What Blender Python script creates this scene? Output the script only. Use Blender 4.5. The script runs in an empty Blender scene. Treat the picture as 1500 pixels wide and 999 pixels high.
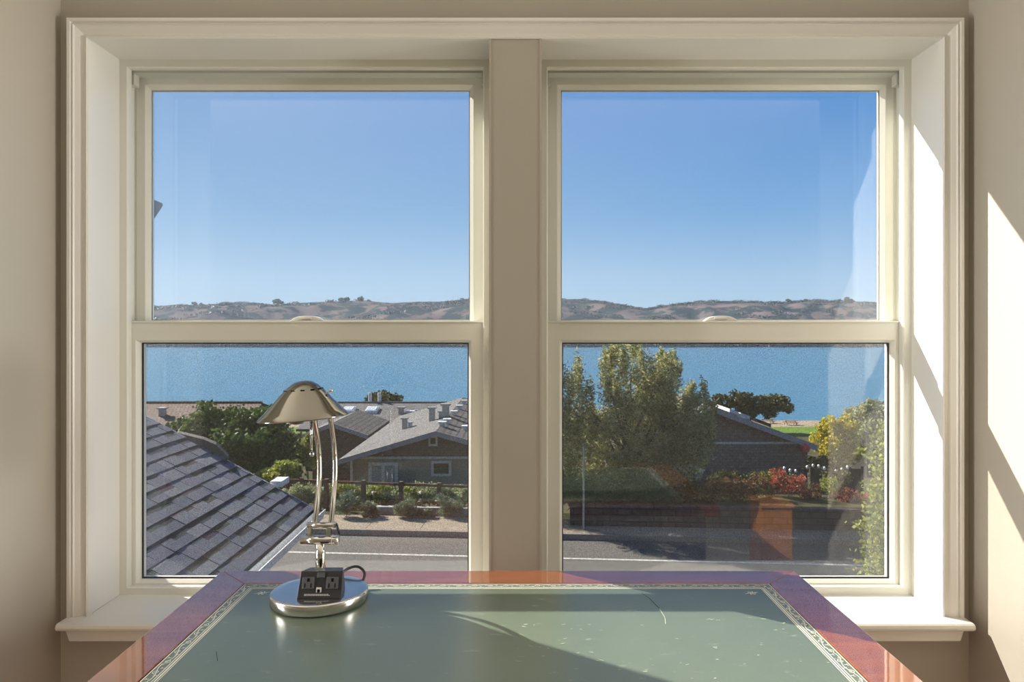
import bpy, math, random
import numpy as np
from mathutils import Vector

random.seed(7)
RNG = np.random.default_rng(11)
scene = bpy.context.scene
COL = scene.collection

# ------------------------------------------------------------------ camera, sky, sun, exposure
cam_d = bpy.data.cameras.new('camera')
cam = bpy.data.objects.new('camera', cam_d)
COL.objects.link(cam)
cam.location = (0, 0, 0)                     # the eye is the origin: 1.25 m above the bedroom floor
cam.rotation_euler = (math.pi / 2, 0, 0)
cam_d.sensor_width = 36
cam_d.lens = 24.0                            # 1000 px at 1500 px width
cam_d.shift_x = -5 / 1500
cam_d.shift_y = -12.5 / 1500
cam_d.clip_start = 0.05
cam_d.clip_end = 6000
scene.camera = cam

vs = scene.view_settings
scene.display_settings.display_device = 'sRGB'
vs.view_transform = 'Standard'
vs.look = 'None'
vs.exposure = 0.0
vs.gamma = 1.0
vs.use_curve_mapping = False

SUN_DIR = Vector((-1.515, 1.0, 1.20)).normalized()
sun_d = bpy.data.lights.new('sun', 'SUN')
sun_d.energy = 14
sun_d.angle = math.radians(0.5)
sun_d.color = (1.0, 0.95, 0.86)
sun = bpy.data.objects.new('sun', sun_d)
sun.rotation_euler = SUN_DIR.to_track_quat('Z', 'Y').to_euler()
COL.objects.link(sun)

world = bpy.data.worlds.new('sky')
scene.world = world
world.use_nodes = True
wn, wl = world.node_tree.nodes, world.node_tree.links
wn.clear()
w_out = wn.new('ShaderNodeOutputWorld')
w_bg = wn.new('ShaderNodeBackground')
w_tc = wn.new('ShaderNodeTexCoord')
w_nrm = wn.new('ShaderNodeVectorMath'); w_nrm.operation = 'NORMALIZE'
w_sep = wn.new('ShaderNodeSeparateXYZ')
w_ramp = wn.new('ShaderNodeValToRGB')
cr = w_ramp.color_ramp
cr.elements[0].position = 0.0
cr.elements[0].color = (0.10, 0.13, 0.16, 1)
cr.elements[1].position = 1.0
cr.elements[1].color = (0.05, 0.14, 0.42, 1)
for p, c in ((0.498, (0.25, 0.30, 0.36)), (0.505, (0.50, 0.70, 0.86)), (0.53, (0.40, 0.62, 0.86)), (0.58, (0.22, 0.46, 0.80)),
             (0.64, (0.115, 0.33, 0.72)), (0.70, (0.075, 0.25, 0.66)), (0.80, (0.06, 0.18, 0.52))):
    e = cr.elements.new(p); e.color = (*c, 1)
w_map = wn.new('ShaderNodeMath'); w_map.operation = 'MULTIPLY_ADD'; w_map.inputs[1].default_value = 0.5; w_map.inputs[2].default_value = 0.5
w_dot = wn.new('ShaderNodeVectorMath'); w_dot.operation = 'DOT_PRODUCT'; w_dot.inputs[1].default_value = SUN_DIR
w_pow = wn.new('ShaderNodeMapRange')
w_pow.inputs[1].default_value = 0.30; w_pow.inputs[2].default_value = 1.0
w_pow.inputs[3].default_value = 0.0; w_pow.inputs[4].default_value = 0.34
w_mix = wn.new('ShaderNodeMix'); w_mix.data_type = 'RGBA'
w_mix.inputs[7].default_value = (0.66, 0.82, 0.95, 1)
wl.new(w_tc.outputs['Generated'], w_nrm.inputs[0])
wl.new(w_nrm.outputs[0], w_sep.inputs[0])
wl.new(w_sep.outputs[2], w_map.inputs[0])
wl.new(w_map.outputs[0], w_ramp.inputs[0])
wl.new(w_nrm.outputs[0], w_dot.inputs[0])
wl.new(w_dot.outputs['Value'], w_pow.inputs[0])
wl.new(w_pow.outputs[0], w_mix.inputs[0])
wl.new(w_ramp.outputs[0], w_mix.inputs[6])
wl.new(w_mix.outputs[2], w_bg.inputs[0])
w_bg.inputs[1].default_value = 1.0
wl.new(w_bg.outputs[0], w_out.inputs[0])

# two added fill lights at the bedroom side walls, which have no windows
for sx in (-1, 1):
    ar_d = bpy.data.lights.new('side_fill_light', 'AREA')
    ar_d.shape = 'RECTANGLE'; ar_d.size = 1.0; ar_d.size_y = .50
    ar_d.energy = 68
    ar_d.color = (1.0, 0.98, 0.95)
    ar = bpy.data.objects.new('side_fill_light', ar_d)
    ar.location = (sx*2.22, 0.85, -0.05)
    ar.rotation_euler = (0, math.radians(90)*sx, 0)
    COL.objects.link(ar)

# ------------------------------------------------------------------ helpers
def P(px, py, Y):
    """a pixel of the photograph at depth Y -> world point"""
    return Vector(((px - 755) * Y / 1000.0, Y, (487 - py) * Y / 1000.0))

class MB:
    def __init__(self):
        self.v = []; self.f = []
    def quad(self, a, b, c, d):
        n = len(self.v); self.v += [tuple(a), tuple(b), tuple(c), tuple(d)]; self.f.append((n, n+1, n+2, n+3)); return self
    def box(self, x0, x1, y0, y1, z0, z1):
        n = len(self.v)
        self.v += [(x0,y0,z0),(x1,y0,z0),(x1,y1,z0),(x0,y1,z0),(x0,y0,z1),(x1,y0,z1),(x1,y1,z1),(x0,y1,z1)]
        self.f += [tuple(n+i for i in q) for q in ((0,3,2,1),(4,5,6,7),(0,1,5,4),(1,2,6,5),(2,3,7,6),(3,0,4,7))]
        return self
    def hexa(self, pts):
        """8 points: bottom 4 then top 4, ccw from above"""
        n = len(self.v); self.v += [tuple(p) for p in pts]
        self.f += [tuple(n+i for i in q) for q in ((0,3,2,1),(4,5,6,7),(0,1,5,4),(1,2,6,5),(2,3,7,6),(3,0,4,7))]
        return self
    def prism(self, poly, d):
        """poly: 3-D points of one cap; d: extrusion vector"""
        n = len(self.v); k = len(poly); d = Vector(d)
        self.v += [tuple(p) for p in poly] + [tuple(Vector(p) + d) for p in poly]
        self.f.append(tuple(n+i for i in range(k))[::-1]); self.f.append(tuple(n+k+i for i in range(k)))
        for i in range(k):
            j = (i+1) % k
            self.f.append((n+i, n+j, n+k+j, n+k+i))
        return self
    def tube(self, pts, r, seg=10, cap=True):
        pts = [Vector(p) for p in pts]; m = len(pts)
        rs = r if isinstance(r, (list, tuple)) else [r]*m
        n = len(self.v); prev = None
        for i, p in enumerate(pts):
            t = (pts[min(i+1, m-1)] - pts[max(i-1, 0)]).normalized()
            if prev is None:
                a = Vector((0,0,1)) if abs(t.z) < 0.9 else Vector((1,0,0))
                u = t.cross(a).normalized()
            else:
                u = (prev - t*prev.dot(t)).normalized()
            prev = u; w = t.cross(u)
            for s in range(seg):
                a = 2*math.pi*s/seg
                self.v.append(tuple(p + (u*math.cos(a) + w*math.sin(a))*rs[i]))
        for i in range(m-1):
            for s in range(seg):
                s2 = (s+1) % seg
                self.f.append((n+i*seg+s, n+i*seg+s2, n+(i+1)*seg+s2, n+(i+1)*seg+s))
        if cap:
            self.f.append(tuple(n+s for s in range(seg))[::-1])
            self.f.append(tuple(n+(m-1)*seg+s for s in range(seg)))
        return self
    def lathe(self, prof, c=(0,0,0), seg=48, sx=1.0, sy=1.0, rot=0.0, tilt=(0,0), closed=False):
        """prof: (radius, z) points bottom to top around c; tilt adds z by slope in x and y"""
        n = len(self.v); c = Vector(c)
        for r, z in prof:
            for s in range(seg):
                a = 2*math.pi*s/seg
                x, y = r*math.cos(a)*sx, r*math.sin(a)*sy
                x, y = x*math.cos(rot)-y*math.sin(rot), x*math.sin(rot)+y*math.cos(rot)
                self.v.append((c.x+x, c.y+y, c.z+z+x*tilt[0]+y*tilt[1]))
        m = len(prof)
        for i in range(m-1):
            for s in range(seg):
                s2 = (s+1) % seg
                self.f.append((n+i*seg+s, n+i*seg+s2, n+(i+1)*seg+s2, n+(i+1)*seg+s))
        if closed:
            for s in range(seg):
                s2 = (s+1) % seg
                self.f.append((n+(m-1)*seg+s, n+(m-1)*seg+s2, n+s2, n+s))
        else:
            self.f.append(tuple(n+s for s in range(seg))[::-1])
            self.f.append(tuple(n+(m-1)*seg+s for s in range(seg)))
        return self
    def ball(self, c, r, seg=16, rings=10, s=(1,1,1)):
        prof = [(max(1e-4, r*math.sin(math.pi*i/rings)), -r*math.cos(math.pi*i/rings)*s[2]) for i in range(rings+1)]
        return self.lathe(prof, c, seg, s[0], s[1])
    def ring(self, o, i, y0, y1, ch=0.0, chd=0.0):
        """rectangular ring in the XZ plane facing -Y. o, i = (x0, x1, z0, z1); ch = chamfer width at the inner edge"""
        def loop(r, y): return [(r[0],y,r[2]),(r[1],y,r[2]),(r[1],y,r[3]),(r[0],y,r[3])]
        ic = (i[0]-ch, i[1]+ch, i[2]-ch, i[3]+ch)
        loops = [loop(o, y1), loop(o, y0), loop(ic, y0)]
        if ch: loops += [loop(i, y0+chd)]
        loops += [loop(i, y1)]
        n = len(self.v)
        for l in loops: self.v += l
        k = len(loops)
        for a in range(k):
            b = (a+1) % k
            for s in range(4):
                s2 = (s+1) % 4
                self.f.append((n+a*4+s, n+a*4+s2, n+b*4+s2, n+b*4+s))
        return self
    def build(self, name, mat, parent=None, smooth=False, bevel=0.0, bseg=2, kind=None, mats=None, fm=None):
        V = np.array(self.v, dtype=float)
        if parent is not None:
            off = world_loc(parent)
        else:
            off = Vector(((V[:,0].min()+V[:,0].max())/2, (V[:,1].min()+V[:,1].max())/2, V[:,2].min()))
        V = V - np.array(off)
        me = bpy.data.meshes.new(name)
        me.from_pydata(V.tolist(), [], self.f)
        me.materials.append(mat)
        if mats:
            for m in mats: me.materials.append(m)
            for i, p in enumerate(me.polygons): p.material_index = fm[i]
        if smooth:
            for p in me.polygons: p.use_smooth = True
        me.update()
        o = bpy.data.objects.new(name, me)
        COL.objects.link(o)
        if parent is not None: o.parent = parent
        else: o.location = off
        if bevel:
            b = o.modifiers.new('bevel', 'BEVEL'); b.width = bevel; b.segments = bseg; b.limit_method = 'ANGLE'; b.angle_limit = math.radians(35)
            b.harden_normals = False
        if kind: o['kind'] = kind
        return o

def world_loc(o):
    v = Vector((0,0,0))
    while o is not None:
        v += o.location; o = o.parent
    return v

def tag(o, label=None, cat=None, group=None, kind=None):
    if label: o['label'] = label
    if cat: o['category'] = cat
    if group: o['group'] = group
    if kind: o['kind'] = kind
    return o

def empty(name, loc, label=None, cat=None, group=None, kind=None):
    o = bpy.data.objects.new(name, None)
    o.empty_display_size = 0.1
    o.location = loc
    COL.objects.link(o)
    return tag(o, label, cat, group, kind)

def struct(o): o['kind'] = 'structure'; return o

# ------------------------------------------------------------------ materials
def pmat(name, col, rough=0.5, spec=0.5, metal=0.0, coat=0.0, coat_rough=0.03, bump=None, noise=None, coat_ior=1.5):
    """bump: (scale, strength, distance); noise: (scale, second colour, low, high)"""
    m = bpy.data.materials.new(name); m.use_nodes = True
    nt = m.node_tree; b = nt.nodes['Principled BSDF']
    b.inputs['Base Color'].default_value = (*col, 1)
    b.inputs['Roughness'].default_value = rough
    b.inputs['Metallic'].default_value = metal
    b.inputs['Specular IOR Level'].default_value = spec
    b.inputs['Coat Weight'].default_value = coat
    b.inputs['Coat Roughness'].default_value = coat_rough
    b.inputs['Coat IOR'].default_value = coat_ior
    tc = nt.nodes.new('ShaderNodeTexCoord')
    if noise:
        n = nt.nodes.new('ShaderNodeTexNoise'); n.inputs['Scale'].default_value = noise[0]; n.inputs['Detail'].default_value = 6
        nt.links.new(tc.outputs['Object'], n.inputs['Vector'])
        mr = nt.nodes.new('ShaderNodeMapRange'); mr.inputs[1].default_value = noise[2]; mr.inputs[2].default_value = noise[3]
        nt.links.new(n.outputs['Fac'], mr.inputs[0])
        mx = nt.nodes.new('ShaderNodeMix'); mx.data_type = 'RGBA'
        mx.inputs[6].default_value = (*col, 1); mx.inputs[7].default_value = (*noise[1], 1)
        nt.links.new(mr.outputs[0], mx.inputs[0]); nt.links.new(mx.outputs[2], b.inputs['Base Color'])
    if bump:
        n = nt.nodes.new('ShaderNodeTexNoise'); n.inputs['Scale'].default_value = bump[0]; n.inputs['Detail'].default_value = 4
        nt.links.new(tc.outputs['Object'], n.inputs['Vector'])
        bp = nt.nodes.new('ShaderNodeBump'); bp.inputs['Strength'].default_value = bump[1]; bp.inputs['Distance'].default_value = bump[2]
        nt.links.new(n.outputs['Fac'], bp.inputs['Height']); nt.links.new(bp.outputs[0], b.inputs['Normal'])
    return m

def brick_mat(name, c1, c2, mortar, w, h, mort=0.02, rot=(0,0,0), rough=0.85, offset=0.5, nscale=6.0, bump=0.5):
    m = bpy.data.materials.new(name); m.use_nodes = True
    nt = m.node_tree; b = nt.nodes['Principled BSDF']; b.inputs['Roughness'].default_value = rough
    b.inputs['Specular IOR Level'].default_value = 0.3
    tc = nt.nodes.new('ShaderNodeTexCoord'); mp = nt.nodes.new('ShaderNodeMapping'); mp.inputs['Rotation'].default_value = rot
    br = nt.nodes.new('ShaderNodeTexBrick'); br.offset = offset
    br.inputs['Color1'].default_value = (*c1,1); br.inputs['Color2'].default_value = (*c2,1); br.inputs['Mortar'].default_value = (*mortar,1)
    br.inputs['Scale'].default_value = 1.0; br.inputs['Brick Width'].default_value = w; br.inputs['Row Height'].default_value = h
    br.inputs['Mortar Size'].default_value = mort; br.inputs['Mortar Smooth'].default_value = 0.3
    nz = nt.nodes.new('ShaderNodeTexNoise'); nz.inputs['Scale'].default_value = nscale; nz.inputs['Detail'].default_value = 8
    mr = nt.nodes.new('ShaderNodeMapRange'); mr.inputs[1].default_value = .3; mr.inputs[2].default_value = .7; mr.inputs[3].default_value = .7; mr.inputs[4].default_value = 1.3
    mu = nt.nodes.new('ShaderNodeVectorMath'); mu.operation = 'SCALE'
    nt.links.new(tc.outputs['Object'], mp.inputs[0]); nt.links.new(mp.outputs[0], br.inputs['Vector']); nt.links.new(tc.outputs['Object'], nz.inputs['Vector'])
    nt.links.new(nz.outputs['Fac'], mr.inputs[0]); nt.links.new(br.outputs['Color'], mu.inputs[0]); nt.links.new(mr.outputs[0], mu.inputs['Scale'])
    nt.links.new(mu.outputs[0], b.inputs['Base Color'])
    bp = nt.nodes.new('ShaderNodeBump'); bp.inputs['Strength'].default_value = bump; bp.inputs['Distance'].default_value = 0.01; bp.invert = True
    nt.links.new(br.outputs['Fac'], bp.inputs['Height']); nt.links.new(bp.outputs[0], b.inputs['Normal'])
    return m

def leaf_mat(name, cols, trans=0.35):
    """cols: colours that single leaves take at random"""
    m = bpy.data.materials.new(name); m.use_nodes = True
    nt = m.node_tree; nt.nodes.clear()
    out = nt.nodes.new('ShaderNodeOutputMaterial'); g = nt.nodes.new('ShaderNodeNewGeometry')
    r = nt.nodes.new('ShaderNodeValToRGB'); r.color_ramp.interpolation = 'LINEAR'
    r.color_ramp.elements[0].color = (*cols[0],1); r.color_ramp.elements[1].color = (*cols[-1],1)
    for i, c in enumerate(cols[1:-1]):
        e = r.color_ramp.elements.new((i+1)/(len(cols)-1)); e.color = (*c,1)
    nt.links.new(g.outputs['Random Per Island'], r.inputs[0])
    d = nt.nodes.new('ShaderNodeBsdfPrincipled'); d.inputs['Roughness'].default_value = 0.55; d.inputs['Specular IOR Level'].default_value = 0.3
    t = nt.nodes.new('ShaderNodeBsdfTranslucent'); mx = nt.nodes.new('ShaderNodeMixShader'); mx.inputs[0].default_value = trans
    nt.links.new(r.outputs[0], d.inputs['Base Color']); nt.links.new(r.outputs[0], t.inputs[0])
    nt.links.new(d.outputs[0], mx.inputs[1]); nt.links.new(t.outputs[0], mx.inputs[2]); nt.links.new(mx.outputs[0], out.inputs[0])
    return m

def thin_glass(name, f0=0.05, tint=(1,1,1)):
    m = bpy.data.materials.new(name); m.use_nodes = True
    nt = m.node_tree; nt.nodes.clear()
    out = nt.nodes.new('ShaderNodeOutputMaterial')
    lw = nt.nodes.new('ShaderNodeLayerWeight'); lw.inputs[0].default_value = 0.5
    pw = nt.nodes.new('ShaderNodeMath'); pw.operation = 'POWER'; pw.inputs[1].default_value = 5
    ma = nt.nodes.new('ShaderNodeMath'); ma.operation = 'MULTIPLY_ADD'; ma.inputs[1].default_value = 1-f0; ma.inputs[2].default_value = f0
    tr = nt.nodes.new('ShaderNodeBsdfTransparent'); tr.inputs[0].default_value = (*tint,1)
    gl = nt.nodes.new('ShaderNodeBsdfGlossy'); gl.inputs['Roughness'].default_value = 0.0
    mx = nt.nodes.new('ShaderNodeMixShader')
    nt.links.new(lw.outputs['Facing'], pw.inputs[0]); nt.links.new(pw.outputs[0], ma.inputs[0]); nt.links.new(ma.outputs[0], mx.inputs[0])
    nt.links.new(tr.outputs[0], mx.inputs[1]); nt.links.new(gl.outputs[0], mx.inputs[2]); nt.links.new(mx.outputs[0], out.inputs[0])
    return m

def screen_mat(name):
    m = bpy.data.materials.new(name); m.use_nodes = True
    nt = m.node_tree; nt.nodes.clear()
    out = nt.nodes.new('ShaderNodeOutputMaterial'); tc = nt.nodes.new('ShaderNodeTexCoord')
    nz = nt.nodes.new('ShaderNodeTexNoise'); nz.inputs['Scale'].default_value = 420; nz.inputs['Detail'].default_value = 1
    mr = nt.nodes.new('ShaderNodeMapRange'); mr.inputs[1].default_value = .35; mr.inputs[2].default_value = .65; mr.inputs[3].default_value = .06; mr.inputs[4].default_value = .26
    tr = nt.nodes.new('ShaderNodeBsdfTransparent'); df = nt.nodes.new('ShaderNodeBsdfDiffuse'); df.inputs[0].default_value = (.10,.11,.12,1)
    mx = nt.nodes.new('ShaderNodeMixShader')
    nt.links.new(tc.outputs['Object'], nz.inputs['Vector']); nt.links.new(nz.outputs['Fac'], mr.inputs[0]); nt.links.new(mr.outputs[0], mx.inputs[0])
    nt.links.new(tr.outputs[0], mx.inputs[1]); nt.links.new(df.outputs[0], mx.inputs[2]); nt.links.new(mx.outputs[0], out.inputs[0])
    return m

M = {}
M['wall'] = pmat('wall_paint', (.42,.385,.32), .6, .3, bump=(160,.06,.002))
M['trim'] = pmat('trim_paint', (.76,.745,.69), .35, .45)
M['vinyl'] = pmat('sash_vinyl', (.76,.755,.68), .32, .45)
M['track'] = pmat('track_vinyl', (.60,.60,.53), .4, .4)
M['gasket'] = pmat('black_gasket', (.03,.03,.035), .5)
M['spacer'] = pmat('glass_spacer', (.45,.46,.48), .35, metal=.8)
M['glass'] = thin_glass('window_glass', .068)
M['screen'] = screen_mat('insect_mesh')
M['floor'] = pmat('beige_carpet', (.42,.37,.30), .95, .1, bump=(300,.5,.004))
M['ceil'] = pmat('ceiling_paint', (.72,.68,.62), .8, .2)
M['chrome'] = pmat('polished_chrome', (.62,.60,.56), .07, metal=1.0)
M['shade_chrome'] = pmat('darkened_chrome', (.27,.255,.215), .09, metal=1.0)  # plain chrome, its colour darkened to stand in for a dark room's reflection
M['nickel'] = pmat('brushed_nickel', (.68,.66,.62), .16, metal=1.0)
M['black'] = pmat('black_plastic', (.018,.018,.02), .38)
M['grey_plastic'] = pmat('dark_grey_plastic', (.06,.06,.065), .45)
M['pale_plastic'] = pmat('pale_plastic', (.45,.44,.42), .45)
M['slot'] = pmat('slot_black', (.004,.004,.004), .8, .1)
M['brass'] = pmat('brass', (.55,.38,.13), .25, metal=1.0)
M['white'] = pmat('white_metal', (.72,.72,.70), .4)
M['concrete'] = pmat('sidewalk_concrete', (.30,.25,.18), .9, .2, noise=(3,(.26,.215,.16),.35,.65))
M['asphalt'] = pmat('asphalt', (.095,.09,.08), .9, .25, noise=(25,(.15,.14,.12),.3,.7), bump=(60,.4,.01))
M['curb'] = pmat('curb_concrete', (.24,.21,.17), .9, .2)
M['paint'] = pmat('road_paint', (.50,.49,.44), .7, noise=(8,(.34,.33,.30),.5,.7))
M['stone'] = brick_mat('retaining_blocks', (.060,.045,.045), (.085,.065,.06), (.03,.025,.025), .40, .18, .02, rot=(math.pi/2,0,0))
M['sand'] = pmat('beach_sand', (.36,.29,.21), .95, .1, noise=(.25,(.30,.24,.17),.35,.65))
M['lawn'] = pmat('lawn_grass', (.10,.19,.025), .95, .1, noise=(.6,(.14,.21,.04),.3,.7))
M['earth'] = pmat('hillside_earth', (.045,.055,.02), .95, .1, noise=(.35,(.09,.075,.04),.35,.65), bump=(2,.5,.1))
M['barks'] = pmat('bark', (.10,.075,.055), .9, .2, bump=(20,.5,.02))
M['fence_brown'] = pmat('brown_fence_wood', (.115,.062,.04), .8, .2, noise=(4,(.17,.10,.065),.35,.65))
M['fence_dark'] = pmat('dark_fence_wood', (.035,.03,.03), .85, .2)
M['wood_tan'] = pmat('weathered_wood', (.34,.24,.16), .85, .2, noise=(5,(.25,.17,.11),.35,.65))
M['wood_green'] = pmat('green_wood', (.20,.24,.16), .85, .2)
M['house_brown'] = brick_mat('brown_shingle_wall', (.15,.093,.07), (.21,.13,.10), (.08,.05,.04), .22, .13, .012, rot=(math.pi/2,0,0))
M['house_grey'] = pmat('grey_green_siding', (.34,.31,.235), .85, .2, noise=(14,(.28,.255,.195),.35,.65))
M['house_mauve'] = brick_mat('mauve_shingle_wall', (.20,.155,.15), (.26,.20,.19), (.11,.085,.085), .22, .14, .01, rot=(math.pi/2,0,0))
M['roof_grey'] = brick_mat('grey_roof_shingle', (.13,.125,.12), (.18,.17,.16), (.08,.075,.075), .6, .26, .02)
M['roof_dark'] = brick_mat('dark_roof_ribs', (.10,.09,.08), (.13,.115,.105), (.05,.045,.045), .34, 30, .05, offset=0)
M['roof_tile'] = brick_mat('brown_roof_tile', (.17,.115,.085), (.22,.15,.115), (.09,.06,.045), .35, .55, .05)
M['white_trim'] = pmat('white_house_trim', (.62,.61,.58), .6)
M['barge'] = pmat('grey_bargeboard', (.34,.33,.34), .7)
M['house_glass'] = pmat('house_glass', (.03,.035,.04), .08, .6)
M['curtain_glass'] = pmat('curtained_glass', (.30,.33,.36), .3)
M['skylight'] = pmat('skylight_dome', (.62,.66,.70), .2)
M['galv'] = pmat('galvanised_steel', (.42,.42,.41), .45, metal=.6)
M['solar'] = pmat('solar_glass', (.02,.025,.04), .12, .7)
M['red'] = pmat('red_cloth', (.60,.03,.04), .7)
M['bulb'] = pmat('bulb_glass', (.75,.75,.72), .25)

M['leaf_olive'] = leaf_mat('olive_leaves', [(.08,.12,.03),(.26,.28,.09),(.48,.46,.19),(.72,.66,.36)], .45)
M['leaf_green'] = leaf_mat('green_leaves', [(.03,.06,.012),(.07,.12,.02),(.13,.19,.035)], .3)
M['leaf_dark'] = leaf_mat('dark_leaves', [(.03,.045,.012),(.075,.085,.02),(.13,.12,.035)], .25)
M['leaf_yellow'] = leaf_mat('yellow_leaves', [(.30,.30,.02),(.55,.48,.03),(.70,.58,.05)], .45)
M['leaf_lime'] = leaf_mat('lime_leaves', [(.14,.19,.03),(.30,.33,.05),(.42,.42,.10)], .4)
M['leaf_pale'] = leaf_mat('pale_leaves', [(.22,.27,.12),(.34,.36,.18),(.46,.44,.26)], .4)
M['leaf_wood'] = leaf_mat('far_wood_leaves', [(.016,.024,.016),(.03,.042,.026),(.05,.06,.036)], .1)
M['leaf_red'] = leaf_mat('red_leaves', [(.30,.05,.03),(.50,.11,.07),(.42,.20,.08)], .35)
M['leaf_rust'] = leaf_mat('rust_leaves', [(.12,.04,.025),(.20,.09,.04),(.16,.14,.05)], .3)
M['leaf_grey'] = leaf_mat('lavender_leaves', [(.10,.15,.08),(.18,.23,.13),(.24,.26,.20)], .3)
M['leaf_silver'] = leaf_mat('silver_leaves', [(.25,.28,.30),(.45,.48,.50),(.65,.66,.66)], .2)

def wood_mat():
    m = bpy.data.materials.new('cherry_wood'); m.use_nodes = True
    nt = m.node_tree; b = nt.nodes['Principled BSDF']
    tc = nt.nodes.new('ShaderNodeTexCoord'); mp = nt.nodes.new('ShaderNodeMapping'); mp.inputs['Scale'].default_value = (2.5, 30, 30)
    nz = nt.nodes.new('ShaderNodeTexNoise'); nz.inputs['Scale'].default_value = 1.5; nz.inputs['Detail'].default_value = 7; nz.inputs['Distortion'].default_value = .6
    r = nt.nodes.new('ShaderNodeValToRGB')
    r.color_ramp.elements[0].position = .3; r.color_ramp.elements[0].color = (.165,.040,.011,1)
    r.color_ramp.elements[1].position = .72; r.color_ramp.elements[1].color = (.29,.085,.020,1)
    nt.links.new(tc.outputs['Object'], mp.inputs[0]); nt.links.new(mp.outputs[0], nz.inputs['Vector']); nt.links.new(nz.outputs['Fac'], r.inputs[0])
    nt.links.new(r.outputs[0], b.inputs['Base Color'])
    b.inputs['Roughness'].default_value = .25; b.inputs['Coat Weight'].default_value = 1.0; b.inputs['Coat Roughness'].default_value = .04; b.inputs['Coat IOR'].default_value = 2.6
    n2 = nt.nodes.new('ShaderNodeTexNoise'); n2.inputs['Scale'].default_value = 14
    bp = nt.nodes.new('ShaderNodeBump'); bp.inputs['Strength'].default_value = .04; bp.inputs['Distance'].default_value = .002
    nt.links.new(tc.outputs['Object'], n2.inputs['Vector']); nt.links.new(n2.outputs['Fac'], bp.inputs['Height'])
    nt.links.new(bp.outputs[0], b.inputs['Coat Normal'])
    return m
M['wood'] = wood_mat()

def leather_mat():
    m = bpy.data.materials.new('green_leather'); m.use_nodes = True
    nt = m.node_tree; b = nt.nodes['Principled BSDF']
    tc = nt.nodes.new('ShaderNodeTexCoord')
    n1 = nt.nodes.new('ShaderNodeTexNoise'); n1.inputs['Scale'].default_value = 3.0; n1.inputs['Detail'].default_value = 6
    r = nt.nodes.new('ShaderNodeValToRGB')
    r.color_ramp.elements[0].position = .30; r.color_ramp.elements[0].color = (.085,.115,.082,1)
    r.color_ramp.elements[1].position = .75; r.color_ramp.elements[1].color = (.125,.152,.112,1)
    # pale flecks and worn specks
    mp = nt.nodes.new('ShaderNodeMapping'); mp.inputs['Scale'].default_value = (18, 42, 1)
    n2 = nt.nodes.new('ShaderNodeTexNoise'); n2.inputs['Scale'].default_value = 1.4; n2.inputs['Detail'].default_value = 5; n2.inputs['Roughness'].default_value = .65
    mr = nt.nodes.new('ShaderNodeMapRange'); mr.inputs[1].default_value = .63; mr.inputs[2].default_value = .80; mr.inputs[4].default_value = .6
    mx = nt.nodes.new('ShaderNodeMix'); mx.data_type = 'RGBA'; mx.inputs[7].default_value = (.42,.46,.36,1)
    nt.links.new(tc.outputs['Object'], n1.inputs['Vector']); nt.links.new(n1.outputs['Fac'], r.inputs[0])
    nt.links.new(tc.outputs['Object'], mp.inputs[0]); nt.links.new(mp.outputs[0], n2.inputs['Vector']); nt.links.new(n2.outputs['Fac'], mr.inputs[0])
    nt.links.new(mr.outputs[0], mx.inputs[0]); nt.links.new(r.outputs[0], mx.inputs[6]); nt.links.new(mx.outputs[2], b.inputs['Base Color'])
    b.inputs['Roughness'].default_value = .30; b.inputs['Specular IOR Level'].default_value = .5; b.inputs['IOR'].default_value = 1.9
    n3 = nt.nodes.new('ShaderNodeTexNoise'); n3.inputs['Scale'].default_value = 220
    bp = nt.nodes.new('ShaderNodeBump'); bp.inputs['Strength'].default_value = .12; bp.inputs['Distance'].default_value = .0006
    nt.links.new(tc.outputs['Object'], n3.inputs['Vector']); nt.links.new(n3.outputs['Fac'], bp.inputs['Height']); nt.links.new(bp.outputs[0], b.inputs['Normal'])
    return m
M['leather'] = leather_mat()
M['gold'] = pmat('tooling_foil', (.85,.83,.70), .5, .5)

def water_mat():
    m = bpy.data.materials.new('strait_water'); m.use_nodes = True
    nt = m.node_tree; b = nt.nodes['Principled BSDF']
    b.inputs['Base Color'].default_value = (.07,.215,.33,1); b.inputs['Roughness'].default_value = .22; b.inputs['IOR'].default_value = 1.33
    tc = nt.nodes.new('ShaderNodeTexCoord'); mp = nt.nodes.new('ShaderNodeMapping'); mp.inputs['Scale'].default_value = (.12,.5,1)
    nz = nt.nodes.new('ShaderNodeTexNoise'); nz.inputs['Scale'].default_value = 1.0; nz.inputs['Detail'].default_value = 6
    bp = nt.nodes.new('ShaderNodeBump'); bp.inputs['Strength'].default_value = .9; bp.inputs['Distance'].default_value = .6
    nt.links.new(tc.outputs['Object'], mp.inputs[0]); nt.links.new(mp.outputs[0], nz.inputs['Vector']); nt.links.new(nz.outputs['Fac'], bp.inputs['Height']); nt.links.new(bp.outputs[0], b.inputs['Normal'])
    return m
M['water'] = water_mat()

def hill_mat():
    m = bpy.data.materials.new('far_hill_ground'); m.use_nodes = True
    nt = m.node_tree; b = nt.nodes['Principled BSDF']; b.inputs['Roughness'].default_value = 1.0; b.inputs['Specular IOR Level'].default_value = 0
    tc = nt.nodes.new('ShaderNodeTexCoord')
    n1 = nt.nodes.new('ShaderNodeTexNoise'); n1.inputs['Scale'].default_value = .026; n1.inputs['Detail'].default_value = 9; n1.inputs['Roughness'].default_value = .62
    r = nt.nodes.new('ShaderNodeValToRGB')
    e = r.color_ramp.elements
    e[0].position = .46; e[0].color = (.125,.095,.085,1); e[1].position = .505; e[1].color = (.022,.034,.030,1)
    x = e.new(.495); x.color = (.085,.068,.055,1)
    nt.links.new(tc.outputs['Object'], n1.inputs['Vector']); nt.links.new(n1.outputs['Fac'], r.inputs[0]); nt.links.new(r.outputs[0], b.inputs['Base Color'])
    return m
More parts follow.
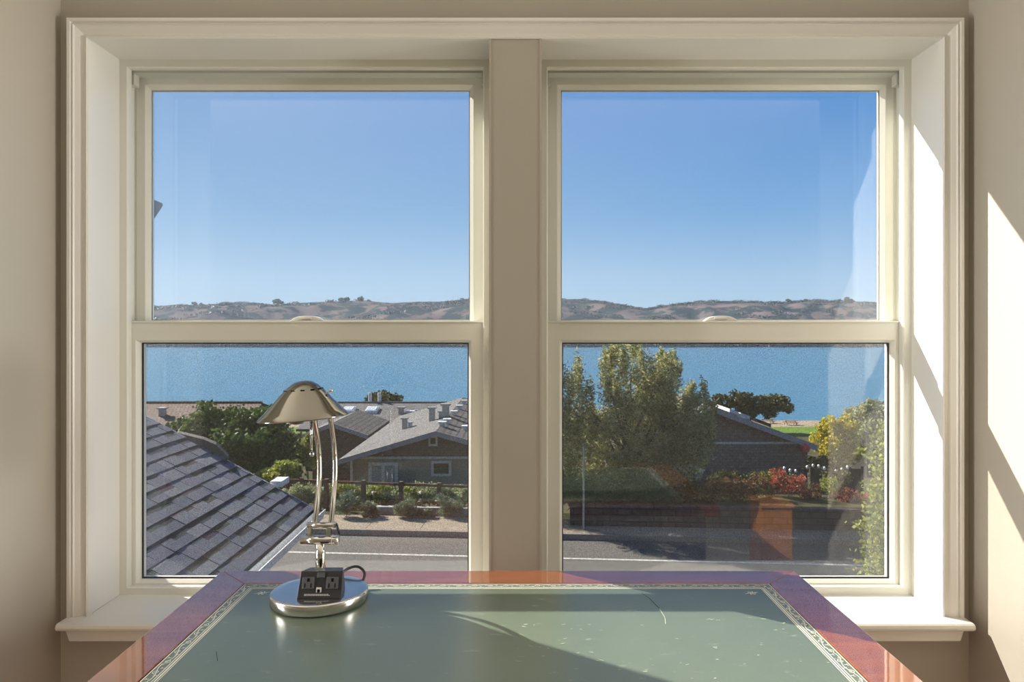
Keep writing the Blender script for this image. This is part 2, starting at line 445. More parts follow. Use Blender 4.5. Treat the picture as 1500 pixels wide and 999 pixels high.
M['hill'] = hill_mat()

# ------------------------------------------------------------------ the room
WY = 1.51          # face of the window wall
JX = 0.939         # side jambs
ZT, ZB = 0.647, -0.622
FLOOR = -1.25
CEIL = 1.18

mb = MB()
mb.box(-1.16, -JX-.004, WY, 1.70, FLOOR, CEIL).box(JX+.004, 1.16, WY, 1.70, FLOOR, CEIL)
mb.box(-JX-.004, JX+.004, WY, 1.70, ZT+.004, CEIL).box(-JX-.004, JX+.004, WY, 1.70, FLOOR, ZB-.022)
struct(mb.build('wall_front', M['wall']))
struct(MB().box(-1.16, -1.006, 1.13, WY, FLOOR, CEIL).build('wall_left', M['wall']))
struct(MB().box(1.003, 1.16, 1.13, WY, FLOOR, CEIL).build('wall_right', M['wall']))
struct(MB().box(-2.4, -1.16, 1.13, 1.28, FLOOR, CEIL).box(-2.4, -2.25, -3.1, 1.13, FLOOR, CEIL).build('wall_left_bedroom', M['wall']))
struct(MB().box(1.16, 2.4, 1.13, 1.28, FLOOR, CEIL).box(2.25, 2.4, -3.1, 1.13, FLOOR, CEIL).build('wall_right_bedroom', M['wall']))
struct(MB().box(-2.25, 2.25, -3.25, -3.0, FLOOR, CEIL).build('wall_back', M['wall']))
struct(MB().box(-2.4, 2.4, -3.25, 1.70, FLOOR-.2, FLOOR).build('floor', M['floor']))
struct(MB().box(-2.4, 2.4, -3.25, 1.70, CEIL, CEIL+.15).build('ceiling', M['ceil']))
struct(MB().box(-1.0, 1.0, WY-.015, WY, FLOOR, FLOOR+.11).build('baseboard_front', M['trim'], bevel=.003))

# casing profile: (distance outwards from the opening, projection from the wall)
CAS = [(0,0),(0,.0165),(.003,.0185),(.006,.0165),(.0075,.013),(.012,.013),(.020,.0165),(.028,.019),(.030,.022),(.032,.019),(.034,.019),(.036,.0235),(.0425,.0235),(.0425,0)]
IN = 0.004    # reveal
def casing(side):
    mb = MB(); n = len(CAS)
    for end in (0, 1):
        for u, p in CAS:
            y = WY - p
            if side == 'l': x = -(JX - IN + u); z = ZB if end == 0 else ZT - IN + u; q = (x, y, z)
            elif side == 'r': x = JX - IN + u; z = ZB if end == 0 else ZT - IN + u; q = (x, y, z)
            else: z = ZT - IN + u; x = (-(JX - IN + u)) if end == 0 else (JX - IN + u); q = (x, y, z)
            mb.v.append(q)
    for i in range(n):
        j = (i+1) % n
        mb.f.append((i, j, n+j, n+i))
    mb.f.append(tuple(range(n))); mb.f.append(tuple(range(n, 2*n))[::-1])
    return mb
struct(casing('l').build('trim_1', M['trim']))
struct(casing('h').build('trim_2', M['trim']))
struct(casing('r').build('trim_3', M['trim']))
# mullion board between the windows, with a bead down each edge
mb = MB().box(-.057, .057, WY-.014, 1.70, ZB, ZT)
mb.box(-.0575, -.053, WY-.0165, WY-.012, ZB, ZT-.004).box(.053, .0575, WY-.0165, WY-.012, ZB, ZT-.004)
struct(mb.build('trim_4', M['wall']))
# jamb liners and head liners
struct(MB().box(-JX-.018, -JX, WY-.012, 1.70, ZB, ZT+.018).build('trim_5', M['trim']))
struct(MB().box(JX, JX+.018, WY-.012, 1.70, ZB, ZT+.018).build('trim_6', M['trim']))
struct(MB().box(-JX, JX, WY-.012, 1.70, ZT, ZT+.018).build('trim_7', M['trim']))
# stool with rounded nose, and apron
yn = 1.452
prof = [(1.70, ZB), (yn+.006, ZB), (yn+.0015, ZB-.003), (yn, ZB-.008), (yn+.0015, ZB-.013), (yn+.006, ZB-.016), (1.70, ZB-.016)]
mb = MB(); mb.prism([Vector((-JX, y, z)) for y, z in prof], (2*JX, 0, 0))
for s in (-1, 1):
    x0 = s*JX; x1 = s*.980
    pr = [(WY, ZB)] + prof[1:6] + [(WY, ZB-.016)]
    mb.prism([Vector((x0, y, z)) for y, z in pr], (x1-x0, 0, 0))
struct(mb.build('trim_8', M['trim'], bevel=.001))
za, zb_ = ZB-.016, ZB-.046
mb = MB(); poly = [(-.975, za), (.972, za), (.962, zb_), (-.965, zb_)]
mb.prism([Vector((x, 1.474, z)) for x, z in poly], (0, WY-1.474, 0))
struct(mb.build('trim_9', M['trim'], bevel=.003))

# ---- the two double-hung windows
GL, GR = .1125, .8905
def window(n, sgn):
    xa, xb = (GL, .904) if sgn > 0 else (-.904, -GL)
    ua, ub = (GL, .899) if sgn > 0 else (-.899, -GL)
    x0, x1 = (.0575, JX) if sgn > 0 else (-JX, -.0575)
    root = empty('window_%d' % n, ((x0+x1)/2, 1.62, ZB), kind='structure')
    zt, zb = ZT, ZB
    # frame: outer ring, deeper step, pocket, outer stop
    fr = MB()
    fr.ring((x0, x1, zb, zt), (x0+.0195, x1-.0195, zb+.018, zt-.0195), 1.619, 1.636, .0025, .0025)
    fr.ring((x0, x1, zb, zt), (x0+.005, x1-.005, zb+.006, zt-.005), 1.636, 1.70)
    fr.build('window_frame', M['vinyl'], root)
    tr = MB()
    for xx0, xx1 in ((x0+.005, x0+.011), (x1-.011, x1-.005)):
        tr.box(xx0, xx1, 1.674, 1.677, .03, zt-.03)
    tr.box(x0+.005, x1-.005, 1.640, 1.672, zt-.024, zt-.005)
    tr.build('balance_track', M['track'], root)
    bl = MB()
    for s, xx in ((1, x0+.005), (-1, x1-.005)):
        a, b = sorted((xx, xx+s*.019))
        bl.box(a, b, 1.640, 1.662, zt-.052, zt-.024)
    bl.build('balance_cover', M['track'], root, bevel=.002)
    # upper sash (outer track)
    us = MB().ring((x0+.006, x1-.006, .008, zt-.022), (ua, ub, .030, .598), 1.6755, 1.699, .010, .010)
    o = us.build('upper_sash', M['vinyl'], root, bevel=.0008, bseg=1)
    MB().ring((ua-.004, ub+.004, .026, .602), (ua+.0022, ub-.0022, .0322, .5958), 1.687, 1.689).build('glazing_gasket', M['spacer'], o)
    MB().box(ua-.003, ub+.003, 1.690, 1.693, .027, .601).build('window_glass', M['glass'], o)
    # lower sash (inner track)
    ls = MB().ring((x0+.006, x1-.006, zb+.010, .027), (xa, xb, -.595, -.0245), 1.6365, 1.673, .006, .010)
    o = ls.build('lower_sash', M['vinyl'], root, bevel=.0015)
    MB().ring((xa-.004, xb+.004, -.599, -.0205), (xa+.003, xb-.003, -.592, -.0275), 1.652, 1.656).build('glazing_gasket', M['gasket'], o)
    MB().box(xa-.003, xb+.003, 1.658, 1.662, -.598, -.0215).build('window_glass', M['glass'], o)
    # rail lip seen as a bright line under the upper pane
    MB().box(x0+.02, x1-.02, 1.633, 1.640, .0235, .0275).build('rail_lip', M['vinyl'], root, bevel=.001)
    # insect screen outside the lower half
    sc = MB().ring((x0+.001, x1-.001, zb+.001, .028), (x0+.006, x1-.006, zb+.007, .020), 1.7005, 1.706)
    o = sc.build('screen_frame', M['vinyl'], root)
    MB().box(x0+.005, x1-.005, 1.7025, 1.7031, zb+.006, .021).build('insect_screen', M['screen'], o)
    # sash lock
    xc = (451-755)*1.655/1000 if sgn < 0 else (1055-755)*1.655/1000
    lk = MB(); k = 20; w = .041
    pts = []
    for i in range(k+1):
        t = -1 + 2*i/k
        pts.append((xc + t*w, .0275 + .0125*(1-abs(t)**3.2)))
    lk.prism([Vector((x, 1.645, z)) for x, z in pts], (0, .020, 0))
    lo = lk.build('sash_lock', M['trim'], root, bevel=.002)
    MB().box(xc-.018, xc+.012, 1.641, 1.6452, .032, .0365).build('lock_lever', M['trim'], lo, bevel=.001)
window(1, -1)
window(2, 1)

# ------------------------------------------------------------------ the desk
DZ = -0.490                     # top surface
DX0, DX1, DY0, DY1 = -.602, .573, .760, 1.404
LX0, LX1, LY0, LY1 = -.530, .497, .833, 1.334
desk = empty('writing_desk', ((DX0+DX1)/2, (DY0+DY1)/2, FLOOR), 'glossy red-brown wooden desk with a green leather top under the windows', 'desk')
# four mitred border boards
def board(pts):
    m = MB(); m.prism([Vector((x, y, DZ-.028)) for x, y in pts], (0, 0, .028)); return m
g = .0006
board([(DX0,DY1),(LX0,LY1),(LX1,LY1),(DX1,DY1)][::-1]).build('border_board', M['wood'], desk, bevel=.0015)
board([(DX0,DY0),(LX0,LY0),(LX1,LY0),(DX1,DY0)]).build('border_board', M['wood'], desk, bevel=.0015)
board([(DX0,DY1-g),(LX0-g,LY1-g),(LX0-g,LY0),(DX0,DY0)]).build('border_board', M['wood'], desk, bevel=.0015)
board([(DX1,DY1-g),(LX1+g,LY1-g),(LX1+g,LY0),(DX1,DY0)][::-1]).build('border_board', M['wood'], desk, bevel=.0015)
leather = MB().box(LX0+.001, LX1-.001, LY0+.001, LY1-.001, DZ-.026, DZ-.0012)
# dark scratch lines in the leather
# tooled border
def ribbon(mb, pts, w, z):
    pts = [Vector((p[0], p[1], 0)) for p in pts]
    for a, b in zip(pts[:-1], pts[1:]):
        d = (b-a)
        if d.length < 1e-7: continue
        d.normalize(); nrm = Vector((-d.y, d.x, 0))*w/2
        e = d*w*.3
        q = [a-nrm-e, b-nrm+e, b+nrm+e, a+nrm-e]
        mb.quad(*[(p.x, p.y, z) for p in q])
tool = MB(); ZL = DZ - .0008
def frame_line(off, w):
    x0, x1, y0, y1 = LX0+off, LX1-off, LY0+off, LY1-off
    ribbon(tool, [(x0,y0),(x1,y0),(x1,y1),(x0,y1),(x0,y0)], w, ZL)
for off, w in ((.0030,.0013), (.0185,.0011), (.0225,.0016), (.0260,.0009)): frame_line(off, w)
def scroll_run(ax, ay, bx, by):
    L = math.hypot(bx-ax, by-ay); n = int(L/.030); u = Vector((bx-ax, by-ay))/L; v = Vector((-u.y, u.x))
    st = L/n
    for i in range(n):
        c = Vector((ax, ay)) + u*(i+.5)*st; s = 1 if i % 2 else -1
        pts = []
        for k in range(15):
            t = k/14; a = t*2.35*math.pi; r = .0052*(1-.72*t)
            pts.append(c + u*(r*math.cos(a)+.001) + v*s*(r*math.sin(a)))
        ribbon(tool, pts, .0013, ZL)
        pts = [c + u*(-st*.5 + st*k/8) + v*s*(.0036*math.cos(math.pi*k/8)) for k in range(9)]
        ribbon(tool, pts, .0013, ZL)
        for q in (-.34, .34):
            p = c + u*st*q - v*s*.0030
            ribbon(tool, [p - u*.0022 - v*.0018, p, p + u*.0022 - v*.0018], .0011, ZL)
            ribbon(tool, [p, p + v*.0030], .0010, ZL)
off = .0107
cs = [(LX0+off, LY0+off), (LX1-off, LY0+off), (LX1-off, LY1-off), (LX0+off, LY1-off)]
for i in range(4): scroll_run(*cs[i], *cs[(i+1) % 4])
# small flower in each corner
for cx, sx in ((LX0+.052, 1), (LX1-.052, -1)):
    for cy, sy in ((LY1-.048, -1), (LY0+.048, 1)):
        for k in range(6):
            a = k*math.pi/3+.3
            pts = [(cx+.0085*t*math.cos(a+t*.9), cy+.0085*t*math.sin(a+t*.9)) for t in (.15,.4,.7,1)]
            ribbon(tool, pts, .0016, ZL)
        ribbon(tool, [(cx-.013, cy+.004*sy), (cx-.004, cy), (cx+.013, cy-.004*sy)], .0011, ZL)
tool.build('tooled_border', M['gold'], desk)
# scratches and pale scuffs belong to the leather
n_plain = len(leather.f)
sc = leather
ribbon(sc, [(.238,1.286),(.247,1.262),(.252,1.236),(.256,1.215)], .0009, ZL)
ribbon(sc, [(-.40,1.22),(-.385,1.19)], .0007, ZL); ribbon(sc, [(-.46,1.05),(-.445,1.02)], .0007, ZL)
ribbon(sc, [(-.44,1.262),(-.33,1.258)], .0007, ZL)
n_dark = len(leather.f)
ribbon(sc, [(.256,1.213),(.2575,1.175),(.253,1.150)], .0013, ZL)
rr = random.Random(3)
for i in range(70):
    x, y = rr.uniform(.0,.48), rr.uniform(.88,1.19)
    a = rr.uniform(-.5,.5); l = rr.uniform(.002,.007)
    ribbon(sc, [(x,y),(x+l*math.cos(a), y+l*math.sin(a))], rr.uniform(.0008,.0022), ZL)
fm = [0]*n_plain + [1]*(n_dark-n_plain) + [2]*(len(leather.f)-n_dark)
leather.build('leather_top', M['leather'], desk, mats=[M['slot'], pmat('pale_scuff', (.34,.39,.30), .6)], fm=fm)
# carcass: apron, two pedestals with drawers, modesty panel
MB().box(DX0+.03, DX1-.03, DY0+.03, DY1-.03, DZ-.13, DZ-.0285).build('apron', M['wood'], desk, bevel=.002)
for px0, px1 in ((DX0+.03, DX0+.37), (DX1-.37, DX1-.03)):
    pd = MB().box(px0, px1, DY0+.045, DY1-.03, FLOOR, DZ-.1305).build('pedestal', M['wood'], desk, bevel=.002)
    for k in range(3):
        z0 = FLOOR+.07+k*.185
        dr = MB().box(px0+.02, px1-.02, DY0+.030, DY0+.0449, z0, z0+.17).build('drawer', M['wood'], desk, bevel=.003)
        MB().tube([((px0+px1)/2-.04, DY0+.030, z0+.085), ((px0+px1)/2-.035, DY0+.012, z0+.083), ((px0+px1)/2+.035, DY0+.012, z0+.083), ((px0+px1)/2+.04, DY0+.030, z0+.085)], .004, 8).build('drawer_handle', M['brass'], dr, smooth=True)
MB().box(DX0+.3705, DX1-.3705, DY1-.060, DY1-.040, FLOOR+.12, DZ-.1305).build('back_panel', M['wood'], desk)

# ------------------------------------------------------------------ the desk lamp
LY = 1.247; LC = Vector((-.3575, LY, DZ))
lamp = empty('desk_lamp', LC, 'chrome desk lamp with a bell shade and power outlets in its round foot', 'lamp')
R = .0865
BR = math.radians(10)
MB().lathe([(R-.004,0.0003),(R,.003),(R,.0185),(R-.0015,.0205),(R-.004,.0214),(R-.02,.0216),(.002,.0216)], LC, 96, 1.0, .90, BR).build('lamp_foot', M['nickel'], lamp, smooth=False)
bpy.data.objects['lamp_foot'].data.shade_smooth() if hasattr(bpy.types.Mesh, 'shade_smooth') else None
zf = DZ + .0216
# outlet housing: leaning face
xl, xr = -.385, -.307
yb = 1.200; yt = 1.216; zt_ = zf + .043
hx = [(xl,yb,zf),(xr,yb,zf),(xr-.006,yb+.055,zf),(xl+.006,yb+.055,zf),(xl+.003,yt,zt_),(xr,yt,zt_+.001),(xr-.008,yb+.048,zt_-.004),(xl+.010,yb+.048,zt_-.004)]
hous = MB().hexa(hx).build('outlet_housing', M['black'], lamp, bevel=.001)
fz = lambda t: zf + .043*t
fy = lambda t: yb + (yt-yb)*t
def on_face(x0, x1, t0, t1, th):
    m = MB()
    m.hexa([(x0,fy(t0)-th,fz(t0)),(x1,fy(t0)-th,fz(t0)),(x1,fy(t0)+.001,fz(t0)),(x0,fy(t0)+.001,fz(t0)),(x0,fy(t1)-th,fz(t1)),(x1,fy(t1)-th,fz(t1)),(x1,fy(t1)+.001,fz(t1)),(x0,fy(t1)+.001,fz(t1))])
    return m
for cx in (-.3665, -.3240):
    rc = on_face(cx-.0105, cx+.0105, .38, .80, .0022).build('outlet', M['grey_plastic'], hous, bevel=.0005)
    m = MB()
    for (a0,a1,t0,t1) in ((-.0062,-.0045,.42,.58),(.0045,.0062,.42,.58)):
        m.v, m.f = m.v, m.f
        q = on_face(cx+a0, cx+a1, t0, t1, .0026); n = len(m.v); m.v += q.v; m.f += [tuple(n+i for i in f) for f in q.f]
    q = on_face(cx-.0022, cx+.0022, .64, .76, .0026); n = len(m.v); m.v += q.v; m.f += [tuple(n+i for i in f) for f in q.f]
    o = m.build('outlet_slots', M['slot'], hous)
on_face(-.3520, -.3385, .78, .96, .0020).build('rocker_switch', M['grey_plastic'], hous, bevel=.0004)
on_face(-.3515, -.3425, .24, .42, .0018).build('phone_jack', M['pale_plastic'], hous, bevel=.0004)
on_face(-.3495, -.3445, .25, .36, .0022).build('jack_opening', M['slot'], hous)
m = MB()
for t, w in ((.155, .040), (.115, .044)):
    x = -.372
    while x < -.372 + w:
        l = random.uniform(.0018, .004)
        q = on_face(x, x+l, t, t+.022, .0003); n = len(m.v); m.v += q.v; m.f += [tuple(n+i for i in f) for f in q.f]
        x += l + .0009
m.build('printed_marking', M['pale_plastic'], hous)
# stem, hinge, arms
MB().tube([(-.371,1.300,zf-.002),(-.371,1.300,-.397)], .0092, 24).build('stem', M['chrome'], lamp, smooth=True)
HY = 1.298; hs = HY/1.245
MB().tube([(-.3900*hs,HY,-.3785*hs),(-.3225*hs,HY,-.3785*hs)], .0092, 24).build('pivot_barrel', M['chrome'], lamp, smooth=True)
MB().tube([(-.3335*hs,HY,-.3785*hs),(-.3325*hs,HY,-.3785*hs)], .0097, 24).build('pivot_collar', M['pale_plastic'], lamp, smooth=True)
MB().tube([(-.3790*hs,HY,-.3515*hs),(-.3270*hs,HY,-.3515*hs)], .0058, 20).build('upper_barrel', M['chrome'], lamp, smooth=True)
for x in (-.3745*hs, -.3400*hs):
    MB().box(x-.004, x+.004, HY-.005, HY+.005, -.3785*hs, -.3515*hs).build('hinge_link', M['chrome'], lamp, bevel=.001)
MB().tube([(-.3265*hs,HY-.004,-.3480*hs),(-.3190*hs,HY-.006,-.366*hs)], .0028, 8).build('hinge_lever', M['black'], lamp, smooth=True)
def spline(ps, n=24):
    out = []
    for i in range(len(ps)-1):
        p0, p1, p2, p3 = (Vector(ps[max(i-1,0)]), Vector(ps[i]), Vector(ps[i+1]), Vector(ps[min(i+2,len(ps)-1)]))
        for k in range(n//(len(ps)-1)):
            t = k/(n//(len(ps)-1))
            out.append(.5*((2*p1)+(p2-p0)*t+(2*p0-5*p1+4*p2-p3)*t*t+(3*p1-p0-3*p2+p3)*t**3))
    out.append(Vector(ps[-1])); return out
K = LY
def LP(px, py, Y=K): return P(px, py, Y)
MB().tube(spline([LP(461,769,1.300), LP(465,735,1.335), LP(468,690,1.360), LP(466,650,1.358), LP(460,612,1.310)], 32), .0052, 16).build('lamp_arm', M['chrome'], lamp, smooth=True)
MB().tube(spline([LP(485,769,1.300), LP(488,735,1.335), LP(491,690,1.360), LP(489,650,1.358), LP(483,606,1.310)], 32), .0052, 16).build('lamp_arm', M['chrome'], lamp, smooth=True)
MB().tube([LP(456,612,1.27), LP(456,660,1.27)], .0026, 10).build('switch_rod', M['chrome'], lamp, smooth=True)
MB().ball(LP(457,665,1.27), .0048).build('rod_knob', M['chrome'], lamp, smooth=True)
# shade: bell with thickness
SC = LP(444.5, 612, 1.250); H = .068
outer = [(.0800,0),(.0795,.0015),(.0700,.0110),(.0600,.0215),(.0500,.0325),(.0410,.0430),(.0330,.0515),(.0250,.0585),(.0170,.0635),(.0090,.0662),(.0005,.0670)]
inner = [(max(r-.0018,.0004), z-.0016) for r, z in outer[::-1] if r < .0799]
prof = outer + inner[:-1] + [(.0782,-.0005)]
prof = [(r*1.022, z*1.022) for r, z in prof]
sh = MB().lathe(prof, SC, 96, 1.0, .80, math.radians(6), tilt=(.075,.0), closed=True).build('lamp_shade', M['shade_chrome'], lamp, smooth=True)
# vent slots near the crown
sl = MB()
for k in range(12):
    a = 2*math.pi*k/12 + .2
    r0, z0 = .0345, .0518
    ca, sa = math.cos(a), math.sin(a)
    c = SC + Vector((r0*ca, r0*.80*sa, z0 + r0*ca*.075))
    t = Vector((-sa, ca*.8, 0)).normalized()
    sl.tube([c - t*.0036, c + t*.0036], .0012, 6)
sl.build('vent_slots', M['slot'], sh)
kn = LP(481,573,1.25)
MB().tube([kn+Vector((-.008,-.002,-.004)), kn+Vector((.004,0,.0005))], .0016, 8).ball(kn+Vector((.005,0,.001)), .0036).build('shade_knob', M['chrome'], sh, smooth=True)
MB().lathe([(.012,-.004),(.016,-.002),(.016,.022),(.010,.030)], SC+Vector((-.006,.0,0)), 24).build('bulb_socket', M['chrome'], sh, smooth=True)
MB().lathe([(.004,-.0085),(.011,-.007),(.013,-.0045),(.011,-.0038)], SC+Vector((-.006,-.02,-.001)), 24).build('light_bulb', M['grey_plastic'], sh, smooth=True)
# strap under the shade joining both arm tops
MB().tube([LP(432,615,1.285), LP(460,612,1.310), LP(483,606,1.310), LP(498,604,1.295)], .0030, 10).build('shade_bracket', M['chrome'], lamp, smooth=True)
# cord
MB().tube(spline([(-.345,1.290,DZ+.014), (-.330,1.318,DZ+.030), (-.308,1.330,DZ+.034), (-.292,1.322,DZ+.022), (-.298,1.300,DZ+.005), (-.312,1.296,DZ+.0032)], 40), .0027, 8).build('power_cord', M['black'], lamp, smooth=True)

# ------------------------------------------------------------------ low wooden cabinet beyond the alcove, mirrored in the right pane
cab = empty('wooden_cabinet', (1.03, .42, FLOOR), 'narrow orange-brown wooden cabinet, mirrored in the lower right pane before the retaining wall', 'cabinet')
M['oak'] = pmat('orange_oak', (.54,.235,.08), .35, .5, noise=(9,(.44,.18,.055),.35,.65))
MB().box(.966, 1.088, .50, .640, FLOOR, -.6905).build('cabinet_body', M['oak'], cab, bevel=.004)
MB().box(.960, 1.094, .494, .648, -.690, -.672).build('cabinet_top', M['oak'], cab, bevel=.005)

# ------------------------------------------------------------------ outside: foliage tools
def leaf_cloud(name, clumps, n, L, W, mat, parent=None, flat=0.5, fill=.5, sub=.30, nsub=26, kind=None):
    """clumps: (centre, (rx,ry,rz)); n leaves in all, gathered in small tufts through each clump's outer half"""
    vol = np.array([c[1][0]*c[1][1]*c[1][2] for c in clumps])**(2/3); vol = vol/vol.sum()
    P0 = []
    for (c, r), w in zip(clumps, vol):
        k = max(8, int(n*w)); r = np.array(r); c = np.array(c)
        d = RNG.normal(size=(nsub,3)); d /= np.linalg.norm(d, axis=1)[:,None]
        rad = RNG.uniform(fill, 1, nsub)**.6
        cen = c + d*r*rad[:,None]
        idx = RNG.integers(0, nsub, k)
        off = RNG.normal(size=(k,3))*.42; off *= np.minimum(1, 1.0/np.maximum(1e-6, np.linalg.norm(off, axis=1)))[:,None]
        P0.append(cen[idx] + off*r*sub*1.6)
    C = np.concatenate(P0); k = len(C)
    u = RNG.normal(size=(k,3)); u[:,2] *= .8; u /= np.linalg.norm(u, axis=1)[:,None]
    t = RNG.normal(size=(k,3)); t[:,2] *= (1-flat)
    v = np.cross(u, t); v /= np.linalg.norm(v, axis=1)[:,None]
    s = RNG.uniform(.65, 1.25, k)[:,None]
    V = np.stack([C-u*L*.5*s, C+v*W*.5*s-u*L*.05*s, C+u*L*.5*s, C-v*W*.5*s-u*L*.05*s], 1).reshape(-1, 3)
    off = np.array(world_loc(parent)) if parent is not None else np.array([V[:,0].mean(), V[:,1].mean(), V[:,2].min()])
    V = V - off
    me = bpy.data.meshes.new(name)
    me.vertices.add(4*k); me.vertices.foreach_set('co', V.astype(np.float32).ravel())
    me.loops.add(4*k); me.loops.foreach_set('vertex_index', np.arange(4*k, dtype=np.int32))
    me.polygons.add(k); me.polygons.foreach_set('loop_start', np.arange(0, 4*k, 4, dtype=np.int32))
    me.update(calc_edges=True); me.materials.append(mat)
    o = bpy.data.objects.new(name, me); COL.objects.link(o)
    if parent is not None: o.parent = parent
    else: o.location = off
    return o

def blobs(center, r, k, jitter=.55, size=(.35,.6)):
    out = []
    c = Vector(center)
    for i in range(k):
        d = Vector(RNG.normal(size=3)); d.normalize(); q = RNG.uniform(.25, 1)*jitter
        s = RNG.uniform(*size)
        out.append((tuple(c + Vector((d.x*r[0]*q*1.4, d.y*r[1]*q*1.4, d.z*r[2]*q*1.4))), (r[0]*s, r[1]*s, r[2]*s)))
    return out

def ground_z(Y, X=0):
    pts = [(0,-5.53),(18,-5.53),(20.6,-5.45),(24,-6.2),(32,-8.1),(38,-9.2),(60,-11.6),(98,-15.0),(112,-15.6),(126,-16.0),(140,-17)]
    for (a,za),(b,zb) in zip(pts[:-1], pts[1:]):
        if a <= Y <= b: return za + (zb-za)*(Y-a)/(b-a)
    return -17

def tree(name, base, clumps, n, L, W, mat, label, cat='tree', group=None, trunk=.1, flat=.5, sub=.30, fill=.5, nsub=26):
    root = empty(name, base, label, cat, group)
    leaf_cloud('foliage', clumps, n, L, W, mat, root, flat, fill, sub, nsub)
    cs = [Vector(c[0]) for c in clumps]
    b = Vector(base); top = sum(cs, Vector())/len(cs)
    tk = MB(); mid = b.lerp(top, .5) + Vector((trunk*.6, 0, 0))
    tk.tube([b - Vector((0,0,.05)), mid, top], [trunk, trunk*.75, trunk*.45], 10)
    tk.build('trunk', M['barks'], root, smooth=True)
    br = MB()
    for c in cs[:14]:
        s = b.lerp(top, RNG.uniform(.35, .8))
        br.tube([s, s.lerp(c, .5) + Vector((0,0,(c-s).length*.08)), c], [trunk*.35, trunk*.22, trunk*.08], 6)
    br.build('branches', M['barks'], root, smooth=True)
    return root

# ------------------------------------------------------------------ street in front of the house (runs 4 degrees askew)
SA = math.radians(-4.0)
def S(u, v, z):      # u along the street, v away from the house
    return Vector((u*math.cos(SA) - v*math.sin(SA), u*math.sin(SA) + v*math.cos(SA), z))
def sbox(mb, u0, u1, v0, v1, z0, z1):
    mb.hexa([S(u0,v0,z0),S(u1,v0,z0),S(u1,v1,z0),S(u0,v1,z0),S(u0,v0,z1),S(u1,v0,z1),S(u1,v1,z1),S(u0,v1,z1)]); return mb
ROAD = -5.53
struct(sbox(MB(), -34, 34, 3.0, 18.28, ROAD-.3, ROAD).build('road', M['asphalt']))
struct(sbox(MB(), -34, 34, 18.28, 18.44, ROAD-.3, ROAD+.15).build('curb', M['curb'], bevel=.02))
mb = MB(); u = -34
while u < 34:
    sbox(mb, u, u+1.49, 18.445, 19.75, ROAD-.2, ROAD+.145); u += 1.505
struct(mb.build('sidewalk', M['concrete']))
struct(sbox(MB(), -34, 34, 16.70, 16.80, ROAD, ROAD+.004).build('road_marking', M['paint']))
# ground beyond, falling to the beach
mb = MB(); ys = [19.6,20.6,22,24,28,32,38,46,60,78,98.5]; xs = np.linspace(-70,70,36)
for y in ys:
    for x in xs: mb.v.append((x*(1+y/60), y + (-x*.07 if y < 20 else -x*.03 if y<23 else 0), ground_z(y)+ (0 if y<24 or y>90 else .25*math.sin(x*1.7+y))))
nx = len(xs)
for j in range(len(ys)-1):
    for i in range(nx-1): mb.f.append((j*nx+i, j*nx+i+1, (j+1)*nx+i+1, (j+1)*nx+i))
struct(mb.build('ground', M['earth']))
struct(MB().hexa([(-160,97,-16),(160,97,-16),(160,113,-17),(-160,113,-17),(-160,97,ground_z(98)+.02),(160,97,ground_z(98)+.02),(160,113,-15.62),(-160,113,-15.62)]).build('ground_lawn', M['lawn']))
struct(MB().hexa([(-200,112.9,-18),(200,112.9,-18),(200,150,-19),(-200,150,-19),(-200,112.9,-15.62),(200,112.9,-15.62),(200,150,-16.9),(-200,150,-16.9)]).build('ground_beach', M['sand']))
struct(MB().box(-1500,1500,115,742,-17.0,-16.0).build('water', M['water']))

# ------------------------------------------------------------------ far hills
sky_l = [(-300,452),(0,450),(222,449),(260,446),(290,447),(330,444),(365,443),(400,446),(430,444),(500,441),(535,440),(570,444),(610,442),(645,442),(683,438),(750,437),(820,440),(850,438),(880,441),(920,448),(945,452),(975,447),(1000,444),(1040,441),(1110,442),(1150,444),(1180,440),(1240,441),(1290,443),(1500,440),(1800,450)]
sx_, sy_ = zip(*sky_l)
def fbm(x, y, seed=0):
    v = 0; a = 1; f = 1
    for o in range(5):
        ang = seed + o*1.3
        xr = x*math.cos(ang)-y*math.sin(ang); yr = x*math.sin(ang)+y*math.cos(ang)
        v += a*math.sin(xr*f+seed*2.1+1.7*math.sin(yr*f*.8+o))*math.cos(yr*f*1.1+o*2.3)
        a *= .5; f *= 2.03
    return v
def hill_z(px, t):
    Y = 735 + t*1000; X = (px-755)*Y/1000
    crest = (487 - float(np.interp(px, sx_, sy_)))*1.62
    base = -16.2; sh = min(1, t/.88)
    rise = .30*sh + .70*(sh*sh*(3-2*sh))
    n1 = fbm(X/150, Y/190, 1.0); n2 = fbm(X/45, Y/60, 4.0)
    amp = math.sin(math.pi*min(1, sh))**.8 if sh < 1 else 0
    z = base + (crest-base)*rise + amp*(20*n1 + 7*n2) - (0 if t < .9 else (t-.9)*200)
    if sh < 1: z = min(z, base + (crest-base)*Y/1615*.97)
    return X, Y, max(z, base+.5) if t > 0 else base-.5, n1, n2
mb = MB(); NX, NY = 420, 60
for j in range(NY+1):
    for i in range(NX+1):
        mb.v.append(hill_z(-300 + 2100*i/NX, j/NY)[:3])
for j in range(NY):
    for i in range(NX):
        a = j*(NX+1)+i
        mb.f.append((a, a+1, a+NX+2, a+NX+1))
hills = struct(mb.build('hills', M['hill'], smooth=True))
